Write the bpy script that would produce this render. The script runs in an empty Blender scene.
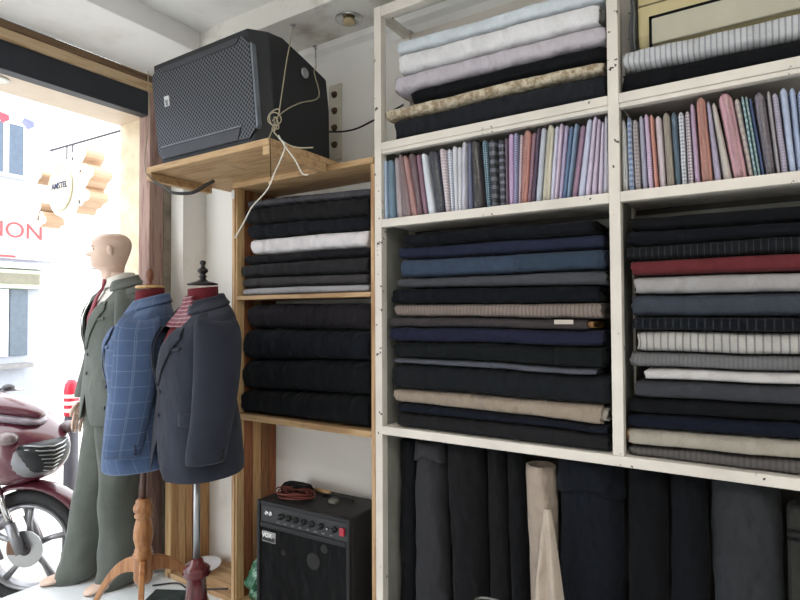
import bpy, bmesh, math, random
from mathutils import Vector, Matrix, noise

random.seed(7)
SC = bpy.context.scene
COL = SC.collection
PI = math.pi

# ------------------------------------------------------------------ camera
cam_d = bpy.data.cameras.new('camera'); cam = bpy.data.objects.new('camera', cam_d); COL.objects.link(cam)
cam_d.sensor_width = 36.0; cam_d.lens = 25.24; cam_d.clip_start = 0.02; cam_d.clip_end = 200
_y, _p, _r = math.radians(32.885), math.radians(1.454), math.radians(-.294)
fwd = Vector((-math.sin(_y)*math.cos(_p), math.cos(_y)*math.cos(_p), math.sin(_p)))
rgt = Vector((math.cos(_y), math.sin(_y), 0)); upv = rgt.cross(fwd)
r2 = rgt*math.cos(_r)+upv*math.sin(_r); u2 = -rgt*math.sin(_r)+upv*math.cos(_r)
M = Matrix((r2, u2, -fwd)).transposed().to_4x4(); M.translation = Vector((0, -1.75, 1.31))
cam.matrix_world = M
SC.camera = cam

# ------------------------------------------------------------------ world, lamps, exposure
W = bpy.data.worlds.new('overcast_sky'); SC.world = W; W.use_nodes = True
bg = W.node_tree.nodes['Background']; bg.inputs[0].default_value = (.93, .97, 1, 1); bg.inputs[1].default_value = 5.0
def tube_lamp(name, loc, watts, sx=1.2, sy=.06, rz=0, col=(1, .96, .9)):
    l = bpy.data.lights.new(name, 'AREA'); l.shape = 'RECTANGLE'; l.size = sx; l.size_y = sy; l.energy = watts; l.color = col
    o = bpy.data.objects.new(name, l); COL.objects.link(o); o.location = loc; o.rotation_euler = (0, 0, rz); return o
tube_lamp('ceiling_tube_lamp', (.2, -1.9, 2.62), 25)
tube_lamp('ceiling_tube_lamp', (1.9, -2.6, 2.62), 21)
VS = SC.view_settings
VS.view_transform = 'Standard'; VS.look = 'None'; VS.gamma = 1; VS.use_curve_mapping = False; VS.exposure = 0.0

# ------------------------------------------------------------------ materials
def lin(c):
    return tuple(((v/255)/12.92 if v/255 <= .04045 else ((v/255+.055)/1.055)**2.4) for v in c)+(1,)
class NT:
    def __init__(s, name):
        s.m = bpy.data.materials.new(name); s.m.use_nodes = True; s.t = s.m.node_tree
        s.b = s.t.nodes['Principled BSDF']
    def n(s, typ, **kw):
        nd = s.t.nodes.new(typ)
        for k, v in kw.items():
            if k.startswith('i_'): nd.inputs[int(k[2:])].default_value = v
            else: setattr(nd, k, v)
        return nd
    def l(s, a, b): s.t.links.new(a, b)
    def math(s, op, a, b=None, c=None):
        nd = s.n('ShaderNodeMath', operation=op)
        for i, v in enumerate((a, b, c)):
            if v is None: continue
            if isinstance(v, (int, float)): nd.inputs[i].default_value = v
            else: s.l(v, nd.inputs[i])
        return nd.outputs[0]
    def mix(s, f, a, b):
        nd = s.n('ShaderNodeMix', data_type='RGBA')
        if isinstance(f, (int, float)): nd.inputs[0].default_value = f
        else: s.l(f, nd.inputs[0])
        for i, v in ((6, a), (7, b)):
            if isinstance(v, tuple): nd.inputs[i].default_value = v
            else: s.l(v, nd.inputs[i])
        return nd.outputs[2]
    def noise(s, scale, detail=3, co=None, rough=.5):
        nd = s.n('ShaderNodeTexNoise'); nd.inputs['Scale'].default_value = scale; nd.inputs['Detail'].default_value = detail
        nd.inputs['Roughness'].default_value = rough
        if co is not None: s.l(co, nd.inputs['Vector'])
        return nd.outputs[0]
    def obj(s): return s.n('ShaderNodeTexCoord').outputs['Object']
    def uv(s):
        sp = s.n('ShaderNodeSeparateXYZ'); s.l(s.n('ShaderNodeTexCoord').outputs['UV'], sp.inputs[0]); return sp.outputs
    def xyz(s):
        sp = s.n('ShaderNodeSeparateXYZ'); s.l(s.obj(), sp.inputs[0]); return sp.outputs
    def band(s, co, freq, width, off=0.):      # 1 inside a stripe
        return s.math('LESS_THAN', s.math('FRACT', s.math('MULTIPLY_ADD', co, freq, off)), width)
    def ramp(s, f, a, b):
        r = s.n('ShaderNodeMapRange'); r.inputs[1].default_value = a; r.inputs[2].default_value = b; s.l(f, r.inputs[0]); return r.outputs[0]
    def bump(s, h, strength, dist=.01):
        b = s.n('ShaderNodeBump'); b.inputs['Strength'].default_value = strength; b.inputs['Distance'].default_value = dist
        s.l(h, b.inputs['Height']); s.l(b.outputs[0], s.b.inputs['Normal'])
    def done(s, col, rough=.6, metal=0., spec=.5, coat=0., sheen=0.):
        if isinstance(col, tuple): s.b.inputs['Base Color'].default_value = col
        else: s.l(col, s.b.inputs['Base Color'])
        s.b.inputs['Roughness'].default_value = rough; s.b.inputs['Metallic'].default_value = metal
        s.b.inputs['Specular IOR Level'].default_value = spec; s.b.inputs['Coat Weight'].default_value = coat
        s.b.inputs['Sheen Weight'].default_value = sheen
        return s.m
_plain = {}
def mute(c, d=.3, k=.8):      # pull a colour towards its own grey
    g = .3*c[0]+.59*c[1]+.11*c[2]; return tuple((v+(g-v)*d)*k for v in c[:3])+(1,)
def plain(name, c, rough=.6, metal=0., spec=.5, coat=0., var=.12, nscale=14, bump=0.):
    if name in _plain: return _plain[name]
    n = NT(name); c = lin(c); d = tuple(v*(1-var*2) for v in c[:3])+(1,)
    nz = n.noise(nscale, 4, n.obj())
    col = n.mix(n.ramp(nz, .3, .7), d, c) if var else c
    if bump: n.bump(nz, bump)
    _plain[name] = n.done(col, rough, metal, spec, coat); return _plain[name]
def fabric(name, c, pat=None, c2=None, rough=.9, sheen=.03, freq=60, width=.3, coat=0., wr=.25, spec=.1, gain=1.):
    """cloth: weave colour variation, soft creases; pat: stripe / stripe_v / check / window / dots / lace"""
    if name in _plain: return _plain[name]
    n = NT(name); c = lin(c); c = mute(c, .28, (.55+.45*c[1]**.5)*gain); u = n.uv(); o = n.obj()
    nz = n.noise(9, 4, o)
    dark = tuple(v*.78 for v in c[:3])+(1,)
    col = n.mix(n.ramp(nz, .3, .7), dark, c)
    fine = n.noise(420, 2, o)
    col = n.mix(n.math('MULTIPLY', n.ramp(fine, .35, .65), .25), col, tuple(min(1, v*1.5+.004) for v in c[:3])+(1,))
    if pat:
        k = mute(lin(c2), .25, min(1., .8*gain))
        if pat == 'stripe': f = n.band(u[0], freq, width)
        elif pat == 'stripe_v': f = n.band(u[1], freq, width)
        elif pat == 'check':
            f = n.math('MULTIPLY', n.math('ADD', n.band(u[0], freq, width), n.band(u[1], freq, width)), .5)
        elif pat == 'window':
            f = n.math('MULTIPLY', n.math('MAXIMUM', n.band(u[0], freq, width), n.band(u[1], freq, width)), .55)
        elif pat == 'dots':
            vo = n.n('ShaderNodeTexVoronoi'); vo.inputs['Scale'].default_value = freq
            vo.inputs['Randomness'].default_value = .15; n.l(n.n('ShaderNodeTexCoord').outputs['UV'], vo.inputs['Vector'])
            f = n.math('LESS_THAN', vo.outputs['Distance'], width)
        elif pat == 'twill':
            f = n.band(n.math('ADD', u[0], u[1]), freq, width)
        elif pat == 'lace':
            f = n.ramp(n.noise(freq, 6, o, .7), .42, .58)
        col = n.mix(f, col, k)
    mp = n.n('ShaderNodeMapping'); n.l(o, mp.inputs[0]); mp.inputs['Scale'].default_value = (26, 9, 14); mp.inputs['Rotation'].default_value = (0, .6, 0)
    n.bump(n.noise(.8, 2, mp.outputs[0], .4), min(1., wr*3.0), .035)
    _plain[name] = n.done(col, rough, 0, spec, coat, sheen); return _plain[name]
def wood(name, c, c2, rough=.65, scale=1.0, axis=2, coat=0.):
    if name in _plain: return _plain[name]
    n = NT(name); mp = n.n('ShaderNodeMapping'); n.l(n.obj(), mp.inputs[0])
    s = [26*scale]*3; s[axis] = 2.2*scale; mp.inputs['Scale'].default_value = s
    a = n.noise(1.2, 6, mp.outputs[0], .6)
    w = n.math('SINE', n.math('MULTIPLY', a, 22))
    col = n.mix(n.ramp(w, -1, 1), lin(c), lin(c2))
    kn = n.noise(3.1, 2, n.obj()); col = n.mix(n.ramp(kn, .66, .74), col, lin(tuple(v*.45 for v in c2)))
    n.bump(a, .15, .004)
    _plain[name] = n.done(col, rough, 0, .35, coat); return _plain[name]
def painted(name, c, chip=(70, 66, 60), amt=.66, rough=.55):
    n = NT(name); o = n.obj()
    a = n.noise(6, 5, o); col = n.mix(n.ramp(a, .35, .75), lin(c), tuple(v*.82 for v in lin(c)[:3])+(1,))
    ch = n.noise(34, 3, o, .6); big = n.noise(2.6, 2, o)
    f = n.math('MULTIPLY', n.math('GREATER_THAN', ch, amt), n.math('GREATER_THAN', big, .5))
    col = n.mix(f, col, lin(chip)); n.bump(ch, .12, .003)
    return n.done(col, rough)
def wallpaint(name, c, dirt, lo=.5, hi=.75, scale=2.2, rough=.85):
    n = NT(name); o = n.obj(); a = n.noise(scale, 6, o, .62); b = n.noise(40, 3, o)
    col = n.mix(n.ramp(a, lo, hi), lin(c), lin(dirt)); n.bump(b, .18, .004); return n.done(col, rough, 0, .3)

M_WHITE = painted('cream_shelf_paint', (228, 221, 211))
M_GREYPANEL = plain('grey_board', (150, 150, 142), .8)
M_WALL = wallpaint('white_wall_paint', (238, 236, 231), (196, 186, 172), .52, .85)
M_CEIL = wallpaint('ceiling_paint', (242, 241, 238), (210, 204, 194), .5, .85)
M_SOFF = wallpaint('stained_soffit_paint', (232, 230, 224), (150, 138, 116), .5, .72, 2.6)
M_TILE = plain('pale_floor_tile', (226, 230, 232), .25, 0, .5, 0, .06, 5)
M_GROUT = plain('dark_grout', (96, 94, 90), .9)
M_CONC = wallpaint('grey_concrete', (150, 140, 126), (96, 88, 80), .4, .7, 9)
M_STREET = wallpaint('pale_concrete_street', (206, 202, 196), (180, 176, 170), .4, .7, 3)
M_BEIGE = wallpaint('beige_stucco', (232, 216, 190), (206, 186, 156), .4, .7, 8)
M_OSOFF = plain('beige_soffit_panel', (214, 198, 178), .5, var=.04)
M_DARKFAS = plain('dark_steel_shutter_box', (44, 48, 56), .5, .3)
M_JAMB = wood('weathered_red_wood', (166, 138, 128), (134, 104, 96), .7, 1, 2)
M_TRIM = wood('pale_trim_wood', (206, 180, 146), (172, 140, 104), .65, 1, 1)
M_BROWNTRIM = wood('brown_trim_wood', (120, 96, 72), (92, 72, 54), .65, 1, 1)
M_PINE = wood('pine_board', (194, 162, 122), (166, 132, 94), .6, 1, 0)
M_PINEZ = wood('pine_upright', (196, 162, 124), (162, 126, 90), .6, 1, 2)
PLANKS = [wood('acacia_orange', (150, 96, 62), (116, 68, 44), .55, 1, 2), wood('acacia_beige', (196, 158, 112), (164, 122, 80), .55, 1, 2),
          wood('acacia_brown', (142, 98, 62), (104, 68, 42), .55, 1, 2), wood('acacia_pale', (208, 176, 130), (184, 146, 102), .55, 1, 2)]
M_STEEL = plain('galvanised_steel', (170, 172, 174), .35, .9, var=.05)
M_BLACK = plain('black_plastic', (24, 26, 29), .5, var=.05)
M_CHROME = plain('chrome', (200, 200, 200), .12, 1., var=0)

# ------------------------------------------------------------------ geometry helpers
class MB:
    """collects vertices, faces and loop uvs of one mesh"""
    def __init__(s): s.v = []; s.f = []; s.uv = []
    def add(s, vs, fs, uvs=None):
        k = len(s.v); s.v += [tuple(p) for p in vs]
        for i, f in enumerate(fs):
            s.f.append(tuple(q+k for q in f)); s.uv.append(uvs[i] if uvs else [(0, 0)]*len(f))
        return s
    def box(s, a, b, M=None):
        (x0, y0, z0), (x1, y1, z1) = a, b
        vs = [Vector(p) for p in ((x0,y0,z0),(x1,y0,z0),(x1,y1,z0),(x0,y1,z0),(x0,y0,z1),(x1,y0,z1),(x1,y1,z1),(x0,y1,z1))]
        if M: vs = [M @ p for p in vs]
        return s.add(vs, [(0,3,2,1),(4,5,6,7),(0,1,5,4),(1,2,6,5),(2,3,7,6),(3,0,4,7)],
            [[(0,0)]*4, [(0,0)]*4, [(x0,z0),(x1,z0),(x1,z1),(x0,z1)], [(y0,z0),(y1,z0),(y1,z1),(y0,z1)], [(x1,z0),(x0,z0),(x0,z1),(x1,z1)], [(y1,z0),(y0,z0),(y0,z1),(y1,z1)]])
    def loft(s, rings, closed=True, cap0=True, cap1=True):
        n = len(rings[0]); m = len(rings); vs = [p for r in rings for p in r]; fs = []; uv = []
        R = [[Vector(p) for p in r] for r in rings]
        mid = R[m//2]; per = [0]
        for j in range(n): per.append(per[-1]+(mid[(j+1) % n]-mid[j]).length)
        hh = [0]
        for i in range(1, m): hh.append(hh[-1]+(sum(R[i], Vector())/n-sum(R[i-1], Vector())/n).length)
        for i in range(m-1):
            for j in range(n if closed else n-1):
                k = (j+1) % n
                fs.append((i*n+j, i*n+k, (i+1)*n+k, (i+1)*n+j)); uv.append([(hh[i], per[j]), (hh[i], per[j+1]), (hh[i+1], per[j+1]), (hh[i+1], per[j])])
        if closed and cap0: fs.append(tuple(range(n-1, -1, -1))); uv.append([(0, per[j]) for j in range(n-1, -1, -1)])
        if closed and cap1: fs.append(tuple((m-1)*n+j for j in range(n))); uv.append([(hh[-1], per[j]) for j in range(n)])
        return s.add(vs, fs, uv)
    def tube(s, pts, r, n=8, caps=True):
        P = [Vector(p) for p in pts]; rings = []
        rr = r if isinstance(r, (list, tuple)) else [r]*len(P)
        t = (P[1]-P[0]).normalized(); a = t.orthogonal().normalized()
        for i, p in enumerate(P):
            if 0 < i < len(P)-1: t2 = (P[i+1]-P[i-1])
            elif i == 0: t2 = P[1]-P[0]
            else: t2 = P[-1]-P[-2]
            t2 = t2.normalized() if t2.length > 1e-9 else t
            a = (a-t2*a.dot(t2)); a = a.normalized() if a.length > 1e-6 else t2.orthogonal().normalized(); b = t2.cross(a); t = t2
            rings.append([p+(a*math.cos(2*PI*j/n)+b*math.sin(2*PI*j/n))*rr[i] for j in range(n)])
        return s.loft(rings, True, caps, caps)
    def lathe(s, prof, n=20, c=(0, 0, 0)):
        rings = [[(c[0]+max(r, 1e-4)*math.cos(2*PI*j/n), c[1]+max(r, 1e-4)*math.sin(2*PI*j/n), c[2]+z) for j in range(n)] for r, z in prof]
        return s.loft(rings)
    def ball(s, c, r, n=12, m=8):
        if not isinstance(r, (tuple, list)): r = (r, r, r)
        rings = []
        for i in range(m+1):
            t = PI*i/m-PI/2; k = max(math.cos(t), .02)
            rings.append([(c[0]+r[0]*k*math.cos(2*PI*j/n), c[1]+r[1]*k*math.sin(2*PI*j/n), c[2]+r[2]*math.sin(t)) for j in range(n)])
        return s.loft(rings)
    def build(s, name, mat, parent=None, loc=(0, 0, 0), rz=0., smooth=False, bevel=0., subsurf=0, solid=0., auto=0):
        me = bpy.data.meshes.new(name); me.from_pydata(s.v, [], s.f); me.update()
        ul = me.uv_layers.new(name='UVMap'); k = 0
        for p, q in zip(me.polygons, s.uv):
            for i, li in enumerate(p.loop_indices): ul.data[li].uv = q[i]
        bm = bmesh.new(); bm.from_mesh(me); bmesh.ops.recalc_face_normals(bm, faces=bm.faces); bm.to_mesh(me); bm.free()
        if mat: me.materials.append(mat)
        if smooth: me.polygons.foreach_set('use_smooth', [True]*len(me.polygons))
        if auto:
            me.polygons.foreach_set('use_smooth', [True]*len(me.polygons)); me.set_sharp_from_angle(angle=math.radians(auto))
        o = bpy.data.objects.new(name, me); COL.objects.link(o); o.location = loc; o.rotation_euler = (0, 0, rz)
        if parent: o.parent = parent
        if solid:
            md = o.modifiers.new('thickness', 'SOLIDIFY'); md.thickness = solid; md.offset = -1
        if bevel:
            md = o.modifiers.new('bevel', 'BEVEL'); md.width = bevel; md.segments = 2; md.limit_method = 'ANGLE'
        if subsurf:
            md = o.modifiers.new('smooth', 'SUBSURF'); md.levels = subsurf; md.render_levels = subsurf
        return o
def box(name, a, b, mat, parent=None, bevel=.002, M=None):
    """box given in the parent's frame (or the world's); its own origin sits at the middle of its base"""
    c = Vector(((a[0]+b[0])/2, (a[1]+b[1])/2, min(a[2], b[2])))
    return MB().box(Vector(a)-c, Vector(b)-c).build(name, mat, parent, c, bevel=bevel)
def empty(name, loc, rz=0.):
    o = bpy.data.objects.new(name, None); COL.objects.link(o); o.location = loc; o.rotation_euler = (0, 0, rz); o.empty_display_size = .1; return o
def tag(o, label, cat, group=None):
    o['label'] = label; o['category'] = cat
    if group: o['group'] = group
    return o
def struct(o, label=None):
    o['kind'] = 'structure'
    if label: o['label'] = label
    return o
def text_part(name, body, size, mat, parent, loc, rot, extrude=.001, bold=0.):
    cu = bpy.data.curves.new(name, 'FONT'); cu.body = body; cu.size = size; cu.extrude = extrude; cu.align_x = 'CENTER'; cu.align_y = 'CENTER'; cu.offset = bold
    t = bpy.data.objects.new(name+'_curve', cu); COL.objects.link(t); bpy.context.view_layer.update()
    me = bpy.data.meshes.new_from_object(t.evaluated_get(bpy.context.evaluated_depsgraph_get()))
    bpy.data.objects.remove(t); bpy.data.curves.remove(cu)
    me.name = name; me.materials.clear(); me.materials.append(mat)
    o = bpy.data.objects.new(name, me); COL.objects.link(o); o.parent = parent; o.location = loc; o.rotation_euler = rot; return o
def sel(a, hw, hd, p):        # superellipse point
    c, s = math.cos(a), math.sin(a)
    return hw*math.copysign(abs(c)**(2/p), c), hd*math.copysign(abs(s)**(2/p), s)
def lerp(a, b, t): return a+(b-a)*t
def curve(tab, z):            # piecewise smooth table lookup; tab sorted by first value
    if z <= tab[0][0]: return tab[0][1:]
    for p, q in zip(tab, tab[1:]):
        if z <= q[0]:
            t = (z-p[0])/(q[0]-p[0]); return tuple(lerp(a, b, t) for a, b in zip(p[1:], q[1:]))
    return tab[-1][1:]
def smooth_path(pts, k=6):    # Catmull-Rom
    P = [Vector(p) for p in pts]; P = [2*P[0]-P[1]]+P+[2*P[-1]-P[-2]]; out = []
    for i in range(1, len(P)-2):
        for j in range(k):
            t = j/k; a, b, c, d = P[i-1:i+3]
            out.append(.5*((2*b)+(c-a)*t+(2*a-5*b+4*c-d)*t*t+(3*b-a-3*c+d)*t**3))
    return out+[P[-2]]
ORD = ['first', 'second', 'third', 'fourth', 'fifth', 'sixth', 'seventh', 'eighth', 'ninth', 'tenth', 'eleventh', 'twelfth', 'thirteenth', 'fourteenth', 'fifteenth',
       'sixteenth', 'seventeenth', 'eighteenth', 'nineteenth', 'twentieth', 'twenty-first', 'twenty-second', 'twenty-third', 'twenty-fourth', 'twenty-fifth', 'twenty-sixth',
       'twenty-seventh', 'twenty-eighth', 'twenty-ninth', 'thirtieth', 'thirty-first', 'thirty-second', 'thirty-third', 'thirty-fourth', 'thirty-fifth', 'thirty-sixth', 'thirty-seventh', 'thirty-eighth', 'thirty-ninth', 'fortieth']
#@@SECTION structure
YB = .25                      # face of the back wall
struct(box('wall_back', (-2.62, YB, 0), (3.1, YB+.15, 2.75), M_WALL, bevel=0))
struct(box('wall_right', (3.0, -4.2, 0), (3.15, YB, 2.75), M_WALL, bevel=0))
struct(box('wall_front', (-2.7, -4.35, 0), (3.0, -4.2, 2.75), M_WALL, bevel=0))
struct(box('wall_left', (-2.75, .105, 0), (-2.56, YB, 2.75), M_WALL, bevel=0))
fl = struct(box('floor', (-3.0, -4.2, -.25), (3.0, YB, -.012), M_GROUT, bevel=0))
for i in range(15):
    for j in range(11):
        x0, y0 = -3.0+i*.4, YB-.4*(j+1)
        box('tile', (x0+.002, y0+.002+1.975, .238), (x0+.398, y0+.398+1.975, .25), M_TILE, fl, bevel=.001)
struct(box('ceiling', (-2.23, -4.2, 2.66), (3.0, -.045, 2.72), M_CEIL, bevel=0))
struct(box('ceiling', (-2.66, -4.2, 2.56), (-2.23, -.045, 2.72), M_CEIL, bevel=.004), 'lower white ceiling band along the shop front')
struct(box('ceiling', (-2.66, -.045, 2.56), (3.0, YB, 2.72), M_SOFF, bevel=.004), 'stained lower ceiling band above the shelves')
cn = MB().loft([[(x, YB-.001, 2.56), (x, YB-.045, 2.56), (x, YB-.04, 2.535), (x, YB-.015, 2.52), (x, YB-.001, 2.49)] for x in (-2.56, 3.0)])
struct(cn.build('trim_1', M_CEIL))
# shop front: trims, shutter box, jamb, reveal
struct(box('trim_2', (-2.70, -4.2, 2.525), (-2.655, .06, 2.56), M_BROWNTRIM, bevel=.003))
struct(box('trim_3', (-2.72, -4.2, 2.478), (-2.66, .06, 2.525), M_TRIM, bevel=.003))
struct(box('trim_4', (-2.74, -4.2, 2.355), (-2.675, .0, 2.478), M_DARKFAS, bevel=.003))
struct(box('trim_5', (-2.97, -4.2, 2.36), (-2.74, .0, 2.48), M_OSOFF, bevel=0))
sl = tag(MB().lathe([(.0, 0), (.05, 0), (.05, -.006), (.035, -.008), (0, -.006)], 20).build('ceiling_spotlight', plain('white_enamel', (235, 235, 230), .3), None, (-2.82, -.66, 2.36), smooth=True), 'round white downlight set in the beige soffit outside the doorway', 'light')
jamb = struct(box('door_1', (-2.76, -.02, 0), (-2.665, .062, 2.478), M_JAMB, bevel=.004), 'weathered reddish wooden door jamb')
struct(box('trim_6', (-2.74, .062, 0), (-2.66, .105, 2.50), M_CONC, bevel=.003))
struct(box('wall_outside', (-2.97, .0, -.2), (-2.76, .3, 2.9), M_BEIGE, bevel=0))
# street
struct(box('street_ground', (-30, -20, -.5), (-3.0, 20, -.2), M_STREET, bevel=0))
M_FAC = plain('white_facade', (240, 240, 238), .8, var=.03)
fac = struct(box('facade_across_street', (-12.6, -14, -.2), (-12, 3.92, 7), plain('grey_facade', (158, 162, 172), .8, var=.05), bevel=0))
M_PANE = plain('blue_grey_glass', (74, 88, 106), .15, var=.1)
def facpart(name, y0, y1, z0, z1, proud, mat, parent=None):
    return box(name, (-12-(-.0)-.02+12.3, y0-(-5.04), z0+.2), (.3+proud, y1+5.04, z1+.2), mat, parent or fac, bevel=0)
wf = facpart('window_frame', 2.55, 3.42, 3.95, 5.05, .06, plain('pale_frame', (214, 218, 220), .5))
facpart('pane', 3.10, 3.34, 4.02, 4.97, .07, M_PANE); facpart('pane', 2.62, 3.0, 4.02, 4.97, .07, M_PANE)
facpart('shop_lintel', 1.4, 3.72, 2.22, 2.32, .25, M_FAC)
fr = facpart('awning_frame', 1.4, 3.68, 1.84, 2.19, .16, plain('pale_green_frame', (196, 208, 176), .6))
facpart('awning_panel', 1.45, 3.60, 1.92, 2.12, .20, plain('olive_grey_panel', (120, 116, 100), .6))
facpart('dark_doorway', 3.16, 3.46, .56, 1.82, .04, plain('doorway_shade', (82, 94, 106), .3))  # shade inside the doorway, painted as a dark flat slab
facpart('door_post', 2.8, 3.12, .56, 1.82, .06, M_FAC)
facpart('step_edge', 1.4, 3.46, .34, .42, .3, plain('grey_step', (128, 126, 126), .7))
facpart('painted_shadow', 3.70, 3.90, 2.4, 3.2, .05, plain('bluish_shade', (206, 210, 232), .7))  # bluish shade on the facade, put in as a pale slab
facpart('sign_board', 1.0, 3.66, 2.40, 3.15, .12, plain('pale_pink_board', (206, 190, 196), .6))
M_REDL = plain('faded_red_letters', (180, 66, 66), .6, var=.05)
text_part('sign_lettering', 'ESSION', .42, M_REDL, fac, (.3+.125, 3.0+5.04, 2.93+.2), (PI/2, 0, PI/2), .01)
facpart('sign_underline', 2.4, 3.20, 2.42, 2.46, .14, M_REDL)
b2 = struct(box('house_across_street', (-15, 3.96, -.2), (-13.2, 18, 6.2), M_FAC, bevel=0))
b2['label'] = 'plain white house front further along the street'
#@@SECTION shelving
# ---- cream painted shelving (white_shelving_unit)
TOPZ = 2.498
wu = tag(empty('shelving_unit', (-1.246, 0, 0)), 'large cream painted shelving unit with chipped edges, full of cloth and shirts', 'shelf')
def wbox(name, a, b, mat=M_WHITE, bevel=.002, label=None):
    o = box(name, Vector(a)-Vector((-1.246, 0, 0)), Vector(b)-Vector((-1.246, 0, 0)), mat, wu, bevel)
    if label: o['label'] = label
    return o
XR = .482
for x0 in (-1.246, -.382, XR): wbox('post', (x0, 0, .8885 if x0 == -.382 else 0), (x0+.032, .036, TOPZ))
for x0 in (-1.246, -.382, XR): wbox('rear_post', (x0, .212, .8885 if x0 == -.382 else 0), (x0+.032, .246, TOPZ))
for xa, xb in ((-1.214, -.382), (-.350, XR)):
    wbox('rail', (xa, .002, 2.458), (xb, .036, TOPZ))
    wbox('rail', (xa, .000, 1.938), (xb, .03, 1.967)); wbox('rail_lip', (xa, .004, 1.924), (xb, .03, 1.9375))
    wbox('rail', (xa, .000, 1.641), (xb, .03, 1.672))
    wbox('shelf_board', (xa, .03, 1.945), (xb, .246, 1.966))
    wbox('shelf_board', (xa, .03, 1.652), (xb, .246, 1.672))
    wbox('rear_rail', (xa, .222, 1.600), (xb, .246, 1.63), M_GREYPANEL)
    wbox('rear_rail', (xa, .222, 2.44), (xb, .246, 2.48))
wbox('rail', (-1.214, .000, .857), (XR, .03, .888)); wbox('shelf_board', (-1.214, .03, .867), (XR, .246, .888))
for x0 in (-1.246, -.382, XR):
    wbox('cross_rail', (x0+.002, .036, 2.462), (x0+.03, .212, 2.492))
    wbox('side_panel', (x0+.008, .036, 0 if x0 != -.382 else .889), (x0+.024, .212, 1.655), M_GREYPANEL)
    wbox('side_panel', (x0+.008, .036, 1.668), (x0+.024, .212, 1.95), M_GREYPANEL)
wbox('back_panel', (-1.214, .2465, .0), (XR, .2495, 1.95), plain('dark_backing', (74, 70, 66), .8))  # dark sheet across the back of the lower bays
# ---- pine and acacia shelving (wooden_shelving_unit)
ww = tag(empty('wooden_shelf', (-2.042, 0, 0)), 'tall narrow natural wood shelf between white wall and cream shelving', 'shelf')
def pbox(name, a, b, mat, bevel=.0015):
    return box(name, Vector(a)-Vector((-2.042, 0, 0)), Vector(b)-Vector((-2.042, 0, 0)), mat, ww, bevel)
ys = [0, .045, .10, .15, .205, YB-.002]; pk = [3, 0, 1, 2, 0]
for i in range(5): pbox('plank', (-2.042, ys[i]+.0008, 0), (-2.021, ys[i+1]-.0008, 1.893), PLANKS[pk[i]])
pbox('corner_strip', (-2.048, -.006, 0), (-2.030, -.0005, 1.893), M_PINEZ)
pbox('upright', (-1.2645, 0, 0), (-1.2475, YB-.002, 1.893), M_PINEZ)
pbox('top_board', (-2.05, -.004, 1.895), (-1.2475, YB-.002, 1.918), M_PINE)
pbox('shelf_board', (-2.02, .0, 1.379), (-1.2655, YB-.004, 1.397), M_PINE)
pbox('shelf_board', (-2.02, .0, .837), (-1.2655, YB-.004, .862), M_PINE)
pbox('base_board', (-2.02, .0, .0), (-1.2655, YB-.004, .02), M_PINE)
pbox('back_rail', (-2.02, .232, 1.80), (-1.2655, YB-.003, 1.86), PLANKS[2])
box('corner_bracket', (-.006, -.010, 1.845), (.014, -.0065, 1.885), plain('white_bracket', (226, 224, 220), .5), ww, .001)
# ---- low cubby
lw = tag(empty('low_cubby', (-2.55, 0, 0)), 'low open wooden cubby with striped plank side, beside the door jamb', 'shelf')
def lbox(name, a, b, mat): return box(name, Vector(a)-Vector((-2.55, 0, 0)), Vector(b)-Vector((-2.55, 0, 0)), mat, lw, .0015)
lbox('corner_strip', (-2.548, 0, 0), (-2.505, .012, .62), PLANKS[3])
yy = [.013, .055, .10, .14, .19, YB-.002]
for i, k in enumerate((1, 3, 1, 2, 1)): lbox('plank', (-2.545, yy[i]+.0008, 0), (-2.52, yy[i+1]-.0008, .62), PLANKS[k])
lbox('base_board', (-2.519, 0, 0), (-2.052, YB-.003, .024), M_PINE)
lbox('top_board', (-2.548, 0, .621), (-2.052, YB-.003, .64), M_PINE)

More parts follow.
